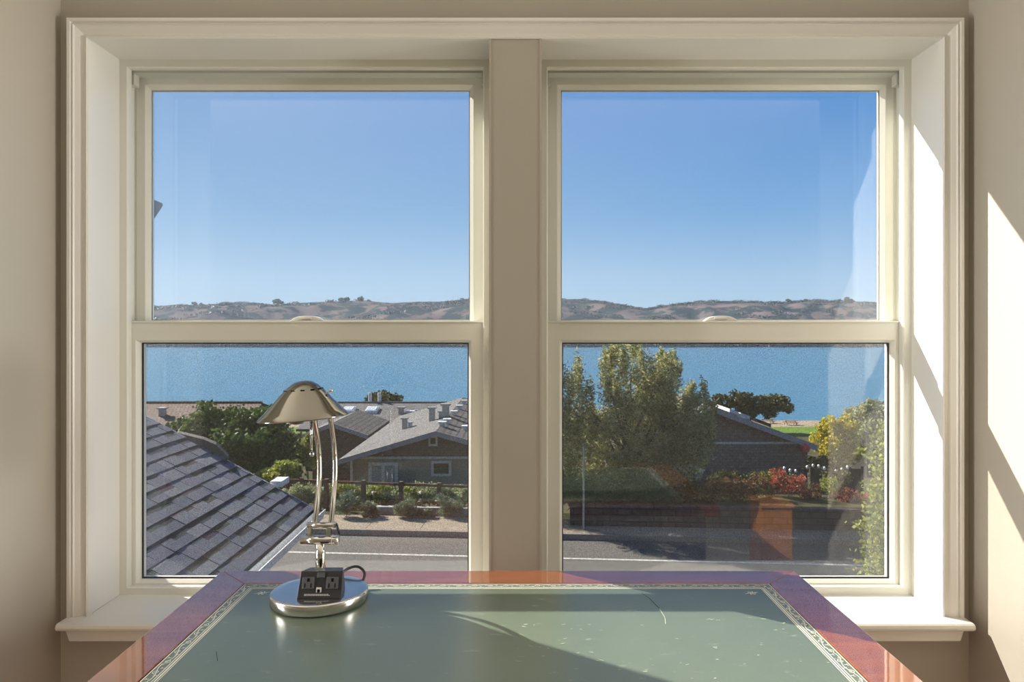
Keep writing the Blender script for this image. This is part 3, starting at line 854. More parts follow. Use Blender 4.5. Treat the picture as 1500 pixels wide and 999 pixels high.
# woods and scrub in the folds of the hills
rr = random.Random(9); cl = []
while len(cl) < 900:
    px, t = rr.uniform(150, 1350), rr.uniform(.06, .90)**.8
    X, Y, z, n1, n2 = hill_z(px, min(t, .89))
    if fbm(X/95+3, Y/130, 2.2) < .15 - .5*n1 and rr.random() < .93: continue
    r = rr.uniform(4, 10); cl.append(((X, Y, z+1.0), (r*1.5, r, rr.uniform(1.5, 3.6))))
tag(leaf_cloud('hillside_woods', cl, 60000, 3.0, 2.2, M['leaf_wood'], None, .2, .3, .5, 12), 'patches of dark woods and scrub over the far hills', 'woods', kind='stuff')
# dark belt of trees and brush along the far shore
tag(leaf_cloud('shoreline_brush', [((x, 738+random.uniform(0,10), -13.6+random.uniform(-1,1)), (9,5,random.uniform(3,4.6))) for x in np.arange(-520,460,9)], 40000, 2.4, 1.7, M['leaf_wood'], None, .2, .2, .5, 14), 'dark line of brush along the far shore under the hills', 'brush', kind='stuff')
# trees on the crest
for i, (px, py, r) in enumerate(((285,444,5),(294,446,4),(404,441,9),(412,443,7),(484,443,6),(500,439,7),(508,438,8),(530,438,8),(540,441,5),(1155,441,7),(1165,443,7),(1240,438,7),(1248,440,5),(1180,440,6))):
    c = P(px, py+1, 1610)
    o = leaf_cloud('crest_tree', blobs(tuple(c), (r*1.2,6,r*.9), 5), 420, 3.4, 2.6, M['leaf_dark'])
    where = ('far left end', 'far left end', 'pale slope left of the lamp', 'pale slope left of the lamp', 'dip above the lamp', 'top above the lamp', 'top above the lamp', 'top right of the lamp', 'top right of the lamp', 'round hill in the right window', 'round hill in the right window', 'right end', 'right end', 'round hill in the right window')[i]
    tag(o, 'tiny dark tree on the hill crest, %s' % where, 'tree', 'trees on the %s of the crest' % where)
for px, py, h in ((664,431,10),(671,433,8),(1047,436,9),(1111,437,8),(1222,438,8)):
    c = P(px, 443, 1600); zt2 = (487-py)*1.6
    o = MB().tube([c, (c.x, c.y, zt2)], [.55,.3], 6).build('radio_mast', M['galv'])
    tag(o, {664:'thin radio mast on the hill crest, left of a close pair',671:'thin radio mast on the hill crest, right of a close pair',1047:'thin mast on the crest above the sash lock of the right window',1111:'thin mast on the crest midway over the right window hills',1222:'thin mast on the crest near the right edge of the hills'}[px], 'mast')
# haze over the strait: a thin real volume
hz = bpy.data.materials.new('haze'); hz.use_nodes = True
nt = hz.node_tree; nt.nodes.clear()
o_ = nt.nodes.new('ShaderNodeOutputMaterial'); vs_ = nt.nodes.new('ShaderNodeVolumeScatter')
vs_.inputs['Color'].default_value = (.62,.78,1.0,1); vs_.inputs['Density'].default_value = .00025; vs_.inputs['Anisotropy'].default_value = .2
nt.links.new(vs_.outputs[0], o_.inputs['Volume'])
HZ = MB().box(-600,600,160,725,-15.5,60).build('haze', hz); tag(HZ, 'thin blue haze over the strait', 'haze', kind='stuff')

# ------------------------------------------------------------------ houses
def face_window(root, px0, px1, py0, py1, Y, mat, name='house_window', t=.09, mull=0, depth=.10):
    a, b = P(px0, py1, Y), P(px1, py0, Y)
    fr = MB().ring((a.x, b.x, a.z, b.z), (a.x+t, b.x-t, a.z+t, b.z-t), Y-depth, Y+.05)
    o = fr.build(name, M['white_trim'], root)
    MB().box(a.x+t*.9, b.x-t*.9, Y-.03, Y+.02, a.z+t*.9, b.z-t*.9).build('window_pane', mat, o)
    for k in range(mull):
        x = a.x + (b.x-a.x)*(k+1)/(mull+1)
        MB().box(x-t*.5, x+t*.5, Y-.08, Y+.02, a.z+t, b.z-t).build('window_bar', M['white_trim'], o)
    return o

def gable(root, xl, xp, xr, ze_l, zp, ze_r, y0, y1, wx0, wx1, zb, wallmat, roofL, roofR, over=.5, thick=.18, gablemat=None, ztrim=None):
    """gable house with ridge along Y; roof edges xl, xr, peak xp; walls wx0..wx1"""
    sl = (zp-ze_l)/(xp-xl); sr = (zp-ze_r)/(xr-xp)
    def zr(x): return zp - (xp-x)*sl if x < xp else zp - (x-xp)*sr
    wy0, wy1 = y0+over, y1-over
    t = thick + .02
    zt = ztrim if ztrim is not None else min(zr(wx0), zr(wx1)) - t
    lo = MB().box(wx0, wx1, wy0, wy1, zb, zt)
    lo.build('house_wall', wallmat, root)
    g = MB(); pts = [(wx0,zt),(wx1,zt),(wx1,max(zt+.01,zr(wx1)-t)),(xp,zr(xp)-t),(wx0,max(zt+.01,zr(wx0)-t))]
    g.prism([Vector((x, wy0, z)) for x, z in pts], (0, wy1-wy0, 0)); g.build('gable_wall', gablemat or wallmat, root)
    MB().prism([Vector((xl,y0,ze_l)),Vector((xp,y0,zp)),Vector((xp,y0,zp-thick)),Vector((xl,y0,ze_l-thick))], (0,y1-y0,0)).build('roof_slope', roofL, root)
    MB().prism([Vector((xp,y0,zp)),Vector((xr,y0,ze_r)),Vector((xr,y0,ze_r-thick)),Vector((xp,y0,zp-thick))], (0,y1-y0,0)).build('roof_slope', roofR, root)
    e = .05
    for a, b, za, zb2 in ((xl, xp, ze_l, zp), (xp, xr, zp, ze_r)):
        MB().prism([Vector((a,y0-e,za+.03)),Vector((b,y0-e,zb2+.03)),Vector((b,y0-e,zb2-thick-.06)),Vector((a,y0-e,za-thick-.06))], (0,e,0)).build('bargeboard', M['barge'], root)
    return zr
def vent(root, x, y, z, w, h, mat, name='roof_vent', cap=True):
    m = MB().box(x-w/2, x+w/2, y-w/2, y+w/2, z-.25, z+h)
    if cap: m.box(x-w*.75, x+w*.75, y-w*.75, y+w*.75, z+h, z+h+w*.25)
    return m.build(name, mat, root)

# House with the french doors (left window, right)
YC = 35.4
hc = empty('gabled_house', (-4.1, 45, -9.6), 'grey and brown gabled house with white french doors behind the street fence', 'house')
c_peak = P(638,632,YC); c_l = P(495,674,YC)
zrC = gable(hc, c_l.x, c_peak.x, 1.3, c_l.z, c_peak.z, c_l.z, YC, 54, (515-755)*.036, .45, -9.8, M['house_grey'], M['roof_grey'], M['roof_dark'], over=.6, gablemat=M['house_brown'], ztrim=P(0,671,36).z)
zt = P(0,670,36).z
MB().box((515-755)*.036-.04, .5, 35.9, 36.0, zt-.06, zt+.05).build('white_band', M['white_trim'], hc)
MB().box((515-755)*.036-.05, (515-755)*.036+.07, 35.9, 36.0, -9.8, zt-.06).build('corner_board', M['white_trim'], hc)
face_window(hc, 628, 641, 638, 653, 36.0, M['house_glass'], t=.10)
face_window(hc, 632, 661, 675, 697, 36.0, M['house_glass'], t=.12)
dr = face_window(hc, 540, 583, 677, 734, 36.0, M['curtain_glass'], 'french_doors', t=.16, mull=1)
for px, py, w, h, mt in ((633,614,.35,.75,'galv'),(593,621,.30,.60,'galv'),(601,618,.22,.25,'white'),(646,606,.25,.35,'galv'),(653,598,.40,.7,'galv')):
    q = P(px, py, 42); x = q.x
    vent(hc, x, 42, zrC(x), w, h, M[mt])
for px, py in ((648,624),(655,620),(665,607),(673,598),(682,630),(680,590)):
    q = P(px, py, 40); zz = zrC(q.x); Y = 40 if zz/40 < 0 else 40
    Yv = -zz/((py-487)/1000); x = (px-755)*Yv/1000; zz = zrC(x); Yv = min(53, -zz/((py-487)/1000)); x = (px-755)*Yv/1000
    vent(hc, x, Yv, zrC(x), .30, .18, M['white'])

# House with the ribbed roof (left window, centre) and the long ridge behind it
hb = empty('brown_house', (-11.8, 47, -10), 'brown shingled house with a dark ribbed gable roof beyond the lamp arms', 'house')
b_p = P(486,620,44); b_l = P(440,638,44); b_r = P(539,638,44)
gable(hb, b_l.x, b_p.x, b_r.x, b_l.z, b_p.z, b_r.z, 44, 51.5, P(455,0,44).x, P(534,0,44).x, -10.4, M['house_brown'], M['roof_grey'], M['roof_dark'], over=.4)
hl = empty('long_house', (-9, 55, -11), 'long low house with a grey shingle roof, two skylights and roof vents', 'house')
YB = 62; zr_b = P(0,590,YB).z
def zlong(Y): return zr_b - (YB-Y)*.20
x0, x1 = P(470,0,YB).x, P(688,0,YB).x
MB().hexa([(x0,55,zlong(55)-.2),(x1,55,zlong(55)-.2),(x1,YB,zr_b-.2),(x0,YB,zr_b-.2),(x0,55,zlong(55)),(x1,55,zlong(55)),(x1,YB,zr_b),(x0,YB,zr_b)]).build('roof_slope', M['roof_grey'], hl)
MB().hexa([(x0,YB,zr_b-.2),(x1,YB,zr_b-.2),(x1,YB+6,zr_b-1.4),(x0,YB+6,zr_b-1.4),(x0,YB,zr_b),(x1,YB,zr_b),(x1,YB+6,zr_b-1.2),(x0,YB+6,zr_b-1.2)]).build('roof_slope', M['roof_grey'], hl)
MB().tube([(x0,YB,zr_b+.03),(x1,YB,zr_b+.03)], .10, 8).build('roof_ridge', M['roof_grey'], hl)
MB().box(x0+.6, x1-.6, 55.6, YB+5.5, -12, zlong(55.6)-.25).build('house_wall', M['house_brown'], hl)
for px in (511, 545):
    for_Y = 59.6; c = P(px, 598, for_Y); zz = zlong(for_Y)
    sk = MB().hexa([(c.x-.55,for_Y-.7,zlong(for_Y-.7)-.05),(c.x+.55,for_Y-.7,zlong(for_Y-.7)-.05),(c.x+.55,for_Y+.7,zlong(for_Y+.7)-.05),(c.x-.55,for_Y+.7,zlong(for_Y+.7)-.05),(c.x-.5,for_Y-.65,zlong(for_Y-.65)+.22),(c.x+.5,for_Y-.65,zlong(for_Y-.65)+.22),(c.x+.5,for_Y+.65,zlong(for_Y+.65)+.22),(c.x-.5,for_Y+.65,zlong(for_Y+.65)+.22)]).build('skylight', M['white'], hl)
    MB().hexa([(c.x-.42,for_Y-.55,zlong(for_Y-.55)+.18),(c.x+.42,for_Y-.55,zlong(for_Y-.55)+.18),(c.x+.42,for_Y+.55,zlong(for_Y+.55)+.18),(c.x-.42,for_Y+.55,zlong(for_Y+.55)+.18),(c.x-.40,for_Y-.53,zlong(for_Y-.53)+.27),(c.x+.40,for_Y-.53,zlong(for_Y-.53)+.27),(c.x+.40,for_Y+.53,zlong(for_Y+.53)+.27),(c.x-.40,for_Y+.53,zlong(for_Y+.53)+.27)]).build('skylight_pane', M['skylight'], sk)
for px, py, w, h, mt in ((588,604,.45,.45,'galv'),(601,605,.5,.10,'white'),(556,617,.45,.2,'white'),(610,606,.15,.3,'white')):
    Yv = 59 if py < 610 else 56.5; q = P(px, py, Yv)
    vent(hl, q.x, Yv, zlong(Yv), w, h, M[mt])
for px in (543, 557):
    q = P(px, 590, 62.6)
    MB().tube([(q.x,62.3,zr_b-.3),(q.x,62.3,zr_b+.9)], .16, 8).build('flue_pipe', M['white'], hl)

# Tiled roof, far left
ha = empty('tiled_house', (-25, 66, -12), 'house with a brown tiled roof behind the round green tree', 'house')
a0, a1 = P(120,590,66), P(384,590,66)
MB().hexa([(a0.x,60,a0.z-1.9),(a1.x+.9,60,a0.z-1.9),(a1.x,66,a0.z-.2),(a0.x,66,a0.z-.2),(a0.x,60,a0.z-1.7),(a1.x+.9,60,a0.z-1.7),(a1.x,66,a0.z),(a0.x,66,a0.z)]).build('roof_slope', M['roof_tile'], ha)
MB().hexa([(a0.x,66,a0.z-.2),(a1.x,66,a0.z-.2),(a1.x+.9,72,a0.z-1.9),(a0.x,72,a0.z-1.9),(a0.x,66,a0.z),(a1.x,66,a0.z),(a1.x+.9,72,a0.z-1.7),(a0.x,72,a0.z-1.7)]).build('roof_slope', M['roof_tile'], ha)
MB().tube([(a0.x,66,a0.z+.04),(a1.x,66,a0.z+.04)], .14, 8).build('ridge_tiles', M['roof_tile'], ha)
MB().box(a0.x+.5, a1.x, 60.8, 71.5, -13.2, a0.z-1.85).build('house_wall', M['house_mauve'], ha)
q = P(238,603,63); vent(ha, q.x, 63, a0.z-.85, .5, .6, M['galv'])

# Mauve gable house (right window)
YD = 31.6
hd = empty('mauve_house', (10, 38, -8.5), 'mauve shingled gable house beside the yellow tree in the right window', 'house')
d_p = P(1046,597,YD); d_r = P(1197,653,YD); d_lx = P(905,0,YD).x
zrD = gable(hd, d_lx, d_p.x, d_r.x, d_r.z, d_p.z, d_r.z, YD, 44, P(930,0,32.2).x, P(1183,0,32.2).x, -8.8, M['house_mauve'], M['roof_grey'], M['roof_dark'], over=.6, ztrim=P(0,650,32.2).z)
z9 = P(0,649,32.2).z
MB().box(P(930,0,32.2).x, P(1170,0,32.2).x, 32.12, 32.2, z9-.04, z9+.06).build('white_band', M['white_trim'], hd)
for px in (1066, 1082, 1098, 1112):
    x = P(px,0,34).x; zz = zrD(x)
    o = MB().hexa([(x-.22,33.0,zrD(x-.22)+.05),(x+.22,33.0,zrD(x+.22)+.05),(x+.22,35.6,zrD(x+.22)+.05),(x-.22,35.6,zrD(x-.22)+.05),(x-.22,33.0,zrD(x-.22)+.22),(x+.22,33.0,zrD(x+.22)+.22),(x+.22,35.6,zrD(x+.22)+.22),(x-.22,35.6,zrD(x-.22)+.22)]).build('skylight', M['white'] if px < 1090 else M['solar'], hd)
fl = P(1180,657,31.4)
o = MB().lathe([(.03,-.22),(.16,-.14),(.20,0),(.14,.16),(.03,.24)], fl, 12).build('hanging_lantern', M['red']); tag(o, 'red hanging ornament under the eave corner of the mauve house', 'ornament')

# foreground shingled roof of this house's lower wing
AX = -2.06; AZ = -1.80; ca, sa = .876, .482
def RP(t, y, h=0): return Vector((AX - t*ca + h*sa, y, AZ + t*sa + h*ca))
roof = empty('shingled_roof', (-3.3, 5.2, ROAD), 'dark blue-grey shingled lower roof with a white gutter outside the left window', 'roof')
RY0, RY1 = 2.9, 6.98
m = MB().hexa([RP(-.02,RY0,-.12),RP(-.02,RY1,-.12),RP(3.0,RY1,-.12),RP(3.0,RY0,-.12),RP(-.02,RY0,-.012),RP(-.02,RY1,-.012),RP(3.0,RY1,-.012),RP(3.0,RY0,-.012)])
m.build('roof_deck', M['fence_dark'], roof)
def shingle_mat():
    m = bpy.data.materials.new('granule_shingle'); m.use_nodes = True
    nt = m.node_tree; b = nt.nodes['Principled BSDF']; b.inputs['Roughness'].default_value = .92; b.inputs['Specular IOR Level'].default_value = .25
    at = nt.nodes.new('ShaderNodeAttribute'); at.attribute_name = 'tone'
    tc = nt.nodes.new('ShaderNodeTexCoord'); nz = nt.nodes.new('ShaderNodeTexNoise'); nz.inputs['Scale'].default_value = 170; nz.inputs['Detail'].default_value = 2
    mr = nt.nodes.new('ShaderNodeMapRange'); mr.inputs[1].default_value = .32; mr.inputs[2].default_value = .68; mr.inputs[3].default_value = .45; mr.inputs[4].default_value = 1.7
    mu = nt.nodes.new('ShaderNodeVectorMath'); mu.operation = 'SCALE'
    nt.links.new(tc.outputs['Object'], nz.inputs['Vector']); nt.links.new(nz.outputs['Fac'], mr.inputs[0]); nt.links.new(at.outputs['Color'], mu.inputs[0]); nt.links.new(mr.outputs[0], mu.inputs['Scale'])
    nt.links.new(mu.outputs[0], b.inputs['Base Color'])
    return m
M['shingle'] = shingle_mat()
rr = random.Random(5)
tv, tf, tcx = [], [], []
e = .150
for k in range(19):
    y = RY0 - rr.uniform(0, .3)
    while y < RY1:
        w = rr.uniform(.13, .27); ya, yb2 = max(y, RY0), min(y+w-.003, RY1)
        y += w
        if yb2 - ya < .02: continue
        th = rr.choice((.009, .013)); base = rr.choice(((.13,.138,.165),(.155,.162,.185),(.115,.125,.155),(.14,.138,.17),(.19,.192,.205)))
        t0, t1 = k*e - .004, (k+1)*e + .02
        tj = t1 - rr.uniform(.045, .105)
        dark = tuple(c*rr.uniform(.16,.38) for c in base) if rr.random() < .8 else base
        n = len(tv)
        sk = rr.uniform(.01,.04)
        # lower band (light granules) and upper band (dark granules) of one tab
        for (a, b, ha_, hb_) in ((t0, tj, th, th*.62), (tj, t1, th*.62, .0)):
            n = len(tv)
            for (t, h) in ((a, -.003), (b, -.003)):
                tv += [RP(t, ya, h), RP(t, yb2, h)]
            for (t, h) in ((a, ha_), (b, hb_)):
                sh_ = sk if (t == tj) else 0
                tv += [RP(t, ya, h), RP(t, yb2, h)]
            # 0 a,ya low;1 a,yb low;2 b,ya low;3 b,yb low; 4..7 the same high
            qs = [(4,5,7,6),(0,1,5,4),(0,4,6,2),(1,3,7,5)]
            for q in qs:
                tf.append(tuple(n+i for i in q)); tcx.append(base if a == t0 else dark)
V = np.array([tuple(p) for p in tv]); offr = np.array(roof.location)
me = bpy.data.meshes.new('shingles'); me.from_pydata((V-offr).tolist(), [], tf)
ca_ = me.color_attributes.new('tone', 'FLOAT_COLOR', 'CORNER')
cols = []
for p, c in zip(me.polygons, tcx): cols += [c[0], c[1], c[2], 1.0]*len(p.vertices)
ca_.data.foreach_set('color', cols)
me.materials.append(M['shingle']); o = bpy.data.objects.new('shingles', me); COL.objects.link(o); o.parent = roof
# small crossing ridge behind the rake
m = MB().prism([RP(1.0,RY1+.01,-.05), RP(1.02,RY1+.01,.03), RP(1.20,RY1+.01,.085), RP(1.34,RY1+.01,.07), RP(1.60,RY1+.01,.0), RP(1.6,RY1+.01,-.08)], (-.06,.16,0))
m.build('crossing_ridge', M['asphalt'], roof)
MB().prism([RP(-.03,RY1+.001,-.13), RP(-.03,RY1+.001,0), RP(3.0,RY1+.001,0), RP(3.0,RY1+.001,-.13)], (0,.025,0)).build('rake_board', M['white'], roof)
gx = AX + .02
gt = MB().prism([Vector((gx,RY0,AZ-.02)),Vector((gx,RY0,AZ-.11)),Vector((gx+.06,RY0,AZ-.11)),Vector((gx+.085,RY0,AZ-.02)),Vector((gx+.075,RY0,AZ-.02)),Vector((gx+.055,RY0,AZ-.10)),Vector((gx+.008,RY0,AZ-.10)),Vector((gx+.008,RY0,AZ-.02))], (0,RY1-RY0+.06,0))
gt.build('gutter', M['white'], roof)
q = P(408,707,7.1); MB().box(q.x-.06, q.x+.06, 7.02, 7.25, q.z-.03, q.z+.03).build('gutter_end', M['white'], roof)
MB().hexa([(-4.7,RY0+.1,ROAD),(AX-.35,RY0+.1,ROAD),(AX-.35,RY1-.3,ROAD),(-4.7,RY1-.3,ROAD),(-4.7,RY0+.1,AZ-.13),(AX-.35,RY0+.1,AZ-.13),(AX-.35,RY1-.3,AZ-.13),(-4.7,RY1-.3,AZ-.13)]).build('wing_wall', M['house_grey'], roof)

# eave corner at the edge of the left upper pane
ev = empty('neighbouring_wing', (-11, 12, ROAD))
M['soffit'] = pmat('grey_soffit', (.55,.52,.48), .8)
MB().prism([P(238,297.5,11), P(239,301,11), P(222,327,11), (-6.7,11,1.66), (-14,11,1.66), (-14,11,2.45), (-6.5,11,2.45)], (-1.6,1.8,0)).build('roof_overhang', M['soffit'], ev, bevel=.012)
MB().box(-14, -9.5, 11.3, 12.6, ROAD, 1.67).build('wing_wall', M['house_grey'], ev)
tag(ev, 'grey corner of a roof overhang poking into the left window', 'roof overhang')

# ------------------------------------------------------------------ fences, walls, posts across the street
def fence(name, a, b, h, n_post, mat, label, rails=(.95,.15), pickets=0, post=.05, pw=.05, zf=None, cat='fence'):
    a, b = Vector(a), Vector(b)
    root = empty(name, (a+b)/2, label, cat)
    d = (b-a); L = d.length; u = d.normalized(); nrm = Vector((-u.y, u.x, 0)).normalized()
    def bar(p, q, w, t, z0, z1, nm):
        m = MB(); A, B = p, q
        m.hexa([A-nrm*t/2+Vector((0,0,z0)), B-nrm*t/2+Vector((0,0,z0)), B+nrm*t/2+Vector((0,0,z0)), A+nrm*t/2+Vector((0,0,z0)),
                A-nrm*t/2+Vector((0,0,z1)), B-nrm*t/2+Vector((0,0,z1)), B+nrm*t/2+Vector((0,0,z1)), A+nrm*t/2+Vector((0,0,z1))])
        return m
    for r in rails: bar(a, b, 0, .05, h*r-.04, h*r+.04, '').build('rail', mat, root)
    for i in range(n_post):
        p = a + d*i/(n_post-1)
        bar(p-u*post, p+u*post, 0, post*2, -.35, h+.06, '').build('post', mat, root)
    if pickets:
        m = MB()
        for i in range(pickets):
            p = a + d*(i+.5)/pickets
            k = bar(p-u*pw/2, p+u*pw/2, 0, .02, .03, h*.97, ''); n = len(m.v); m.v += k.v; m.f += [tuple(n+j for j in f) for f in k.f]
        m.build('pickets', mat, root)
    return root
def onp(px, Y, z): return Vector(((px-755)*Y/1000, Y, z))
fence('rail_fence', onp(478,21.3,-5.55), onp(700,20.8,-5.60), .92, 5, M['fence_brown'], 'brown rail fence along the far sidewalk before the french doors', rails=(.97,), post=.06)
fence('picket_fence', onp(404,24.5,-6.35), onp(480,24.0,-6.3), 1.10, 3, M['fence_brown'], 'brown picket fence under the round green tree', rails=(.97,.12), pickets=26, pw=.055)
fence('wooden_fence', onp(408,40,-8.6), onp(425,40,-8.6), 2.95, 3, M['wood_green'], 'greenish slatted wooden screen beside the round green tree', rails=(.95,.5), pickets=7, pw=.07)
fence('wooden_fence', onp(427,38.5,-8.6), onp(441,38.5,-8.6), 2.95, 2, M['wood_tan'], 'tan board fence panel left of the brown house', rails=(.97,.05), pickets=7, pw=.10)
fence('yard_fence', onp(1188,27,-6.9), onp(1262,27,-6.9), 1.55, 5, M['fence_dark'], 'dark board fence with string lights below the yellow tree', rails=(.95,.2), pickets=20, pw=.10)
rr = random.Random(2)
sl = empty('string_lights', onp(1200, 26.8, -5.9), 'row of small white string lights hung on the dark yard fence', 'lights')
wire = []
for i in range(12):
    px = 1149 + i*8.4
    q = P(px, 686 + 4*math.sin(i*.9), 26.7); wire.append(q)
    if i != 3: MB().ball(q, .055, 8, 6, (1,1,1.3)).build('light_bulb', M['bulb'], sl)
MB().tube(wire, .012, 5).build('wire', M['black'], sl)
o = sbox(MB(), -5.9, -1.0, 20.15, 20.35, ROAD+.02, ROAD+.30).build('garden_edging', pmat('pale_render', (.40,.39,.36), .8, noise=(6,(.30,.29,.26),.4,.6)), bevel=.02)
tag(o, 'low white edging wall behind the sidewalk bushes', 'wall')
# retaining wall right
o = sbox(MB(), .2, 11.6, 19.12, 19.30, ROAD+.10, -4.84).build('retaining_wall', M['stone']); tag(o, 'dark block retaining wall behind the sidewalk in the right window', 'wall')
cp = MB(); sbox(cp, .15, 11.65, 19.09, 19.33, -4.84, -4.80); cp.build('wall_cap', M['stone'], o)
# raised bed behind the wall
mb = MB()
sbox(mb, .2, 11.6, 19.305, 22.2, -6.6, -5.13); struct(mb.build('ground_bed', M['earth']))
# pole
q = onp(855, 18.7, ROAD+.14)
o = MB().tube([q, q+Vector((0,0,2.28))], .028, 8).build('sign_pole', M['galv']); tag(o, 'thin galvanised pole on the sidewalk in front of the big tree', 'pole')

# ------------------------------------------------------------------ plants
# big grey-green tree of the right window
YT = 20.7
cl = []
for px, py, rx, rz in ((905,542,20,46),(925,535,15,40),(946,548,14,44),(976,550,16,32),(991,548,9,26),(1010,578,12,26),(1029,578,7,26),(1038,604,11,22),(886,548,10,42),(844,575,14,50),(828,600,13,62),(862,600,12,40),(905,610,32,40),(945,605,32,40),(985,605,28,34),(870,640,30,44),(915,650,40,40),(965,645,40,40),(1005,635,28,36),(1022,655,20,34),(1012,605,18,26),(1035,632,12,24),(960,580,30,30),(995,670,34,30),(985,532,9,18),(968,530,8,18),(835,655,22,48),(885,700,30,26),(940,690,46,22),(720,520,26,50),(750,500,28,60),(780,530,24,55),(735,590,34,50),(775,620,34,50),(800,560,14,40),(750,660,40,40)):
    c = P(px, py, YT + RNG.uniform(-.7, .7)); cl.append((tuple(c), (rx*YT/1000, rx*YT/1000*1.2, rz*YT/1000)))
bt = tree('olive_tree', onp(930, YT, -5.9), cl, 110000, .115, .036, M['leaf_olive'], 'big grey-green tree with feathery upright plumes in the right window', trunk=.16, flat=.2, sub=.28, fill=.25, nsub=30)
# round green tree of the left window
c = P(342,640,30)
cl = blobs(tuple(c), (2.3,2.0,1.15), 26, .62, (.36,.55)) + [(tuple(P(290,618,30)), (1.1,1.0,.7)), (tuple(P(395,655,30)), (1.1,1.0,.9)), (tuple(P(400,690,29)), (1.2,1,.7))]
tree('round_tree', onp(345,30,ground_z(30)), cl, 26000, .20, .13, M['leaf_green'], 'round dense green tree rising over the shingled roof', trunk=.16)
cl = blobs(tuple(P(415,690,27)), (.9,.8,.35), 7, .6)
tree('green_shrub', onp(415,27,ground_z(27)), cl, 3000, .14, .09, M['leaf_lime'], 'light green shrub at the foot of the round tree', 'shrub', trunk=.04)
tree('garden_tree', onp(452,38,ground_z(38)), blobs(tuple(P(452,664,38)), (.7,.6,1.0), 6, .6), 2500, .16, .11, M['leaf_lime'], 'bright green sapling between the tan fence and the brown house', trunk=.05)
# tree behind the long roof
tree('shore_tree', onp(563,84,-14), blobs(tuple(P(563,592,84)), (2.6,2.2,1.5), 12, .62, (.4,.6)), 5000, .42, .30, M['leaf_dark'], 'rounded brown-green tree top showing over the long grey roof', trunk=.3)
# umbrella tree by the beach
cl = []
for px, py, rx, rz in ((1060,586,14,8),(1085,584,20,10),(1110,590,18,10),(1135,588,18,9),(1148,596,10,8),(1070,600,18,9),(1100,602,18,8),(1125,604,14,7),(1045,596,10,9)):
    c = P(px, py, 104); cl.append((tuple(c), (rx*.104, 1.8, rz*.104)))
tree('cypress_tree', onp(1095,104,-15.3), cl, 9000, .42, .28, M['leaf_dark'], 'wide dark umbrella-shaped tree by the beach', trunk=.35)
tree('yellow_tree', onp(1222,34,ground_z(34)), blobs(tuple(P(1222,655,34)), (1.15,1.0,1.05), 16, .62, (.35,.55)) + [(tuple(P(1214,628,34)),(.5,.5,.5)), (tuple(P(1240,628,34)),(.5,.5,.6))], 11000, .15, .11, M['leaf_yellow'], 'bright yellow-leaved tree right of the mauve house', trunk=.08)
tree('green_shrub', onp(1212,31,ground_z(31)), blobs(tuple(P(1212,690,31)), (1.1,.8,.8), 8, .6), 4500, .16, .10, M['leaf_dark'], 'dark shrub below the yellow tree, behind the board fence', 'shrub', trunk=.05)
tree('pale_tree', onp(1285,58,ground_z(58)), blobs(tuple(P(1282,622,58)), (2.6,2.0,1.9), 14, .6, (.35,.55)), 8000, .30, .2, M['leaf_pale'], 'pale green tree behind the yellow tree at the pane edge', trunk=.15)
# tall leafy vine-like shrub near the house, right edge
cl = []
for i in range(17):
    py = 625 + i*15.5; px = 1296 - 12*max(0, (i-4)/12) + 7*math.sin(i*1.9)
    c = P(px, py, 7.6); cl.append((tuple(c), (.13+.05*math.sin(i*2.3)+.006*i, .22, .12)))
for i in range(12): cl.append(((4.35+RNG.uniform(0,.3), 7.6+RNG.uniform(-.2,.3), -5.3+i*.25), (.4,.35,.25)))
tree('climbing_shrub', (4.35,7.6,ROAD), cl, 9500, .055, .035, M['leaf_lime'], 'tall small-leaved climbing shrub at the right edge of the lower pane', 'shrub', trunk=.035, sub=.4, fill=.1, nsub=18)
# planted bank behind the retaining wall
cl = [(tuple(P(px, 716 + random.uniform(-6,6), 20.8)), (.75,.7,.36)) for px in (825,850,875,900,925,950,972)]
o = leaf_cloud('ground_cover', cl, 26000, .10, .022, leaf_mat('groundcover_leaves', [(.05,.09,.025),(.09,.14,.035),(.13,.17,.05)], .3), None, .2, .0, .5, 40)
tag(o, 'mound of grassy green ground cover behind the retaining wall', 'ground cover', kind='stuff')
def bush(px, py, Y, rx, rz, n, L, mat, label, kind='shrub', k=7, group=None):
    c = P(px, py, Y)
    zb = min(c.z - rz, ground_z(Y) if Y < 19 or Y > 24 or px < 755 else -5.13)
    return tree(kind, (c.x, Y, zb), blobs(tuple(c), (rx, rx*.9, rz), k, .6), n, L, L*.55, mat, label, 'shrub', group, trunk=.015)
bush(1155,712,21.2,.50,.44,2200,.07,M['leaf_red'],'coral-red shrub on the bank, in front of the mauve house','red_shrub')
bush(1180,722,21.2,.24,.22,800,.06,M['leaf_red'],'small red shrub between the coral-red and the lime shrubs','red_shrub')
bush(1213,716,21.2,.34,.42,1800,.07,M['leaf_lime'],'lime-green shrub on the bank between two reddish shrubs','lime_shrub')
bush(1195,724,21.3,.28,.30,1000,.06,M['leaf_rust'],'rust-coloured shrub just left of the lime shrub','rust_shrub')
bush(1243,724,21.0,.50,.26,2000,.07,M['leaf_red'],'low salmon-red shrub at the right end of the bank','red_shrub')
bush(1106,716,21.0,.50,.46,1800,.07,M['leaf_rust'],'rusty brown shrub left of the coral-red shrub','rust_shrub')
bush(1124,708,21.5,.25,.35,900,.06,M['leaf_lime'],'thin greenish shrub behind the rusty brown shrub','lime_shrub')
bush(1076,714,20.9,.55,.50,1800,.08,M['leaf_rust'],'dark rust shrub in the middle of the bank','rust_shrub')
bush(1040,720,20.9,.50,.42,1500,.08,M['leaf_rust'],'dark rust shrub at the foot of the silvery shrub','rust_shrub')
bush(1005,720,20.8,.50,.40,1500,.08,M['leaf_dark'],'dark green shrub right of the grassy mound','green_shrub')
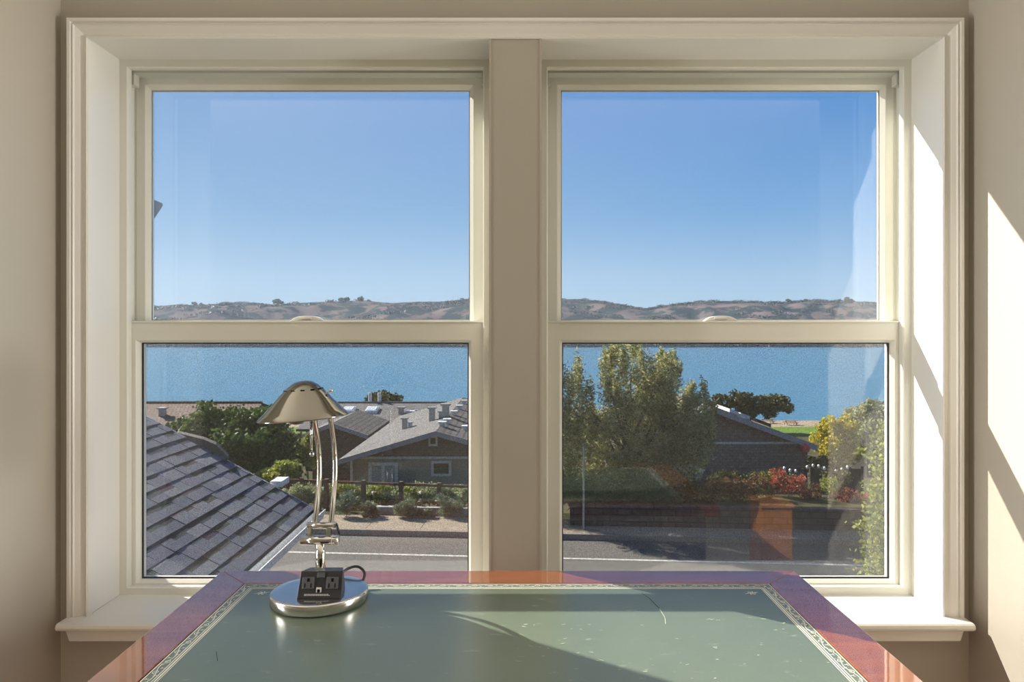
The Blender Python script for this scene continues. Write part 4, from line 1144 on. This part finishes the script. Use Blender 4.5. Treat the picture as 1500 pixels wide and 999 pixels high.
bush(1010,690,22.4,.48,.28,1400,.09,M['leaf_silver'],'silvery white-flecked shrub beside the big tree','silver_shrub')
for px, w in ((1062,'foot of the mauve house wall'),(1096,'back of the bank, behind the rusty brown shrub'),(1140,'back of the bank, behind the coral-red shrub'),(1222,'back of the bank, before the board fence')):
    bush(px, 704, 22.4, .62, .36, 1800, .10, M['leaf_dark'], 'dark low shrub at the %s' % w, 'dark_shrub')
# yellow-green hedge plants behind the rail fence
hp = [(430,728),(452,722),(478,734),(503,727),(528,731),(553,725),(578,732),(603,727),(628,722),(650,732),(672,729)]
where = ['nearest the shingled roof','under the picket fence','at the first fence post','left of the french doors','below the left door leaf','below the right door leaf','right of the french doors','at the middle fence post','below the house window','right of the house window','at the right pane edge']
for (px, py), w in zip(hp, where):
    bush(px, py, 22.0, .50, .42, 2600, .085, M['leaf_lime'] if px % 2 else M['leaf_pale'], 'yellow-green hedge shrub behind the rail fence, %s' % w, 'hedge_shrub')
for (px, r, w) in ((508,.42,'leftmost and darkest, by the lamp arm'),(543,.30,'small, right of the leftmost one'),(592,.40,'below the french doors'),(655,.42,'large, near the right pane edge'),(622,.24,'small, between two larger ones')):
    q = P(px, 752, 19.9)
    tree('lavender_bush', (q.x, 19.95, ROAD+.1), blobs((q.x, 19.95, ROAD+.1+r*.75), (r, r*.8, r*.8), 8, .6), 2600, .085, .022, M['leaf_grey'], 'grey lavender bush on the sidewalk edge, %s' % w, 'bush', trunk=.01)
# beach picnic tables
def picnic(px, Y, label):
    q = onp(px, Y, -15.62 - (Y-112.9)/37*1.28)
    r = empty('picnic_table', q, label, 'picnic table')
    MB().box(q.x-1.1,q.x+1.1,Y-.4,Y+.4,q.z+.72,q.z+.80).build('table_top', M['wood_tan'], r)
    for s in (-1,1):
        MB().box(q.x-1.1,q.x+1.1,Y+s*.75-.14,Y+s*.75+.14,q.z+.42,q.z+.48).build('bench', M['wood_tan'], r)
        MB().box(q.x+s*.8-.06,q.x+s*.8+.06,Y-.85,Y+.85,q.z+.34,q.z+.42).build('crossbar', M['wood_tan'], r)
        for t in (-1,1):
            MB().tube([(q.x+s*.8,Y+t*.7,q.z-.1),(q.x+s*.8,Y+t*.2,q.z+.72)], .06, 6).build('leg', M['wood_tan'], r)
picnic(1158, 116, 'wooden picnic table on the open beach sand')
picnic(1124, 119, 'wooden picnic table on the beach below the umbrella-shaped tree')
# small shed beyond the yard
sh = empty('garden_shed', onp(1272,48,ground_z(48)), 'small dark-roofed shed right of the yellow tree', 'shed')
a, b = P(1258,642,48), P(1300,654,48)
MB().prism([Vector((a.x,47,b.z)),Vector((b.x,47,b.z)),Vector((b.x-.2,48.4,a.z)),Vector((a.x+.2,48.4,a.z))], (0,.15,-.08)).build('roof_slope', M['fence_dark'], sh)
MB().box(a.x+.2, b.x-.2, 47.3, 49.4, ground_z(48)-.4, b.z-.12).build('shed_wall', M['fence_dark'], sh)
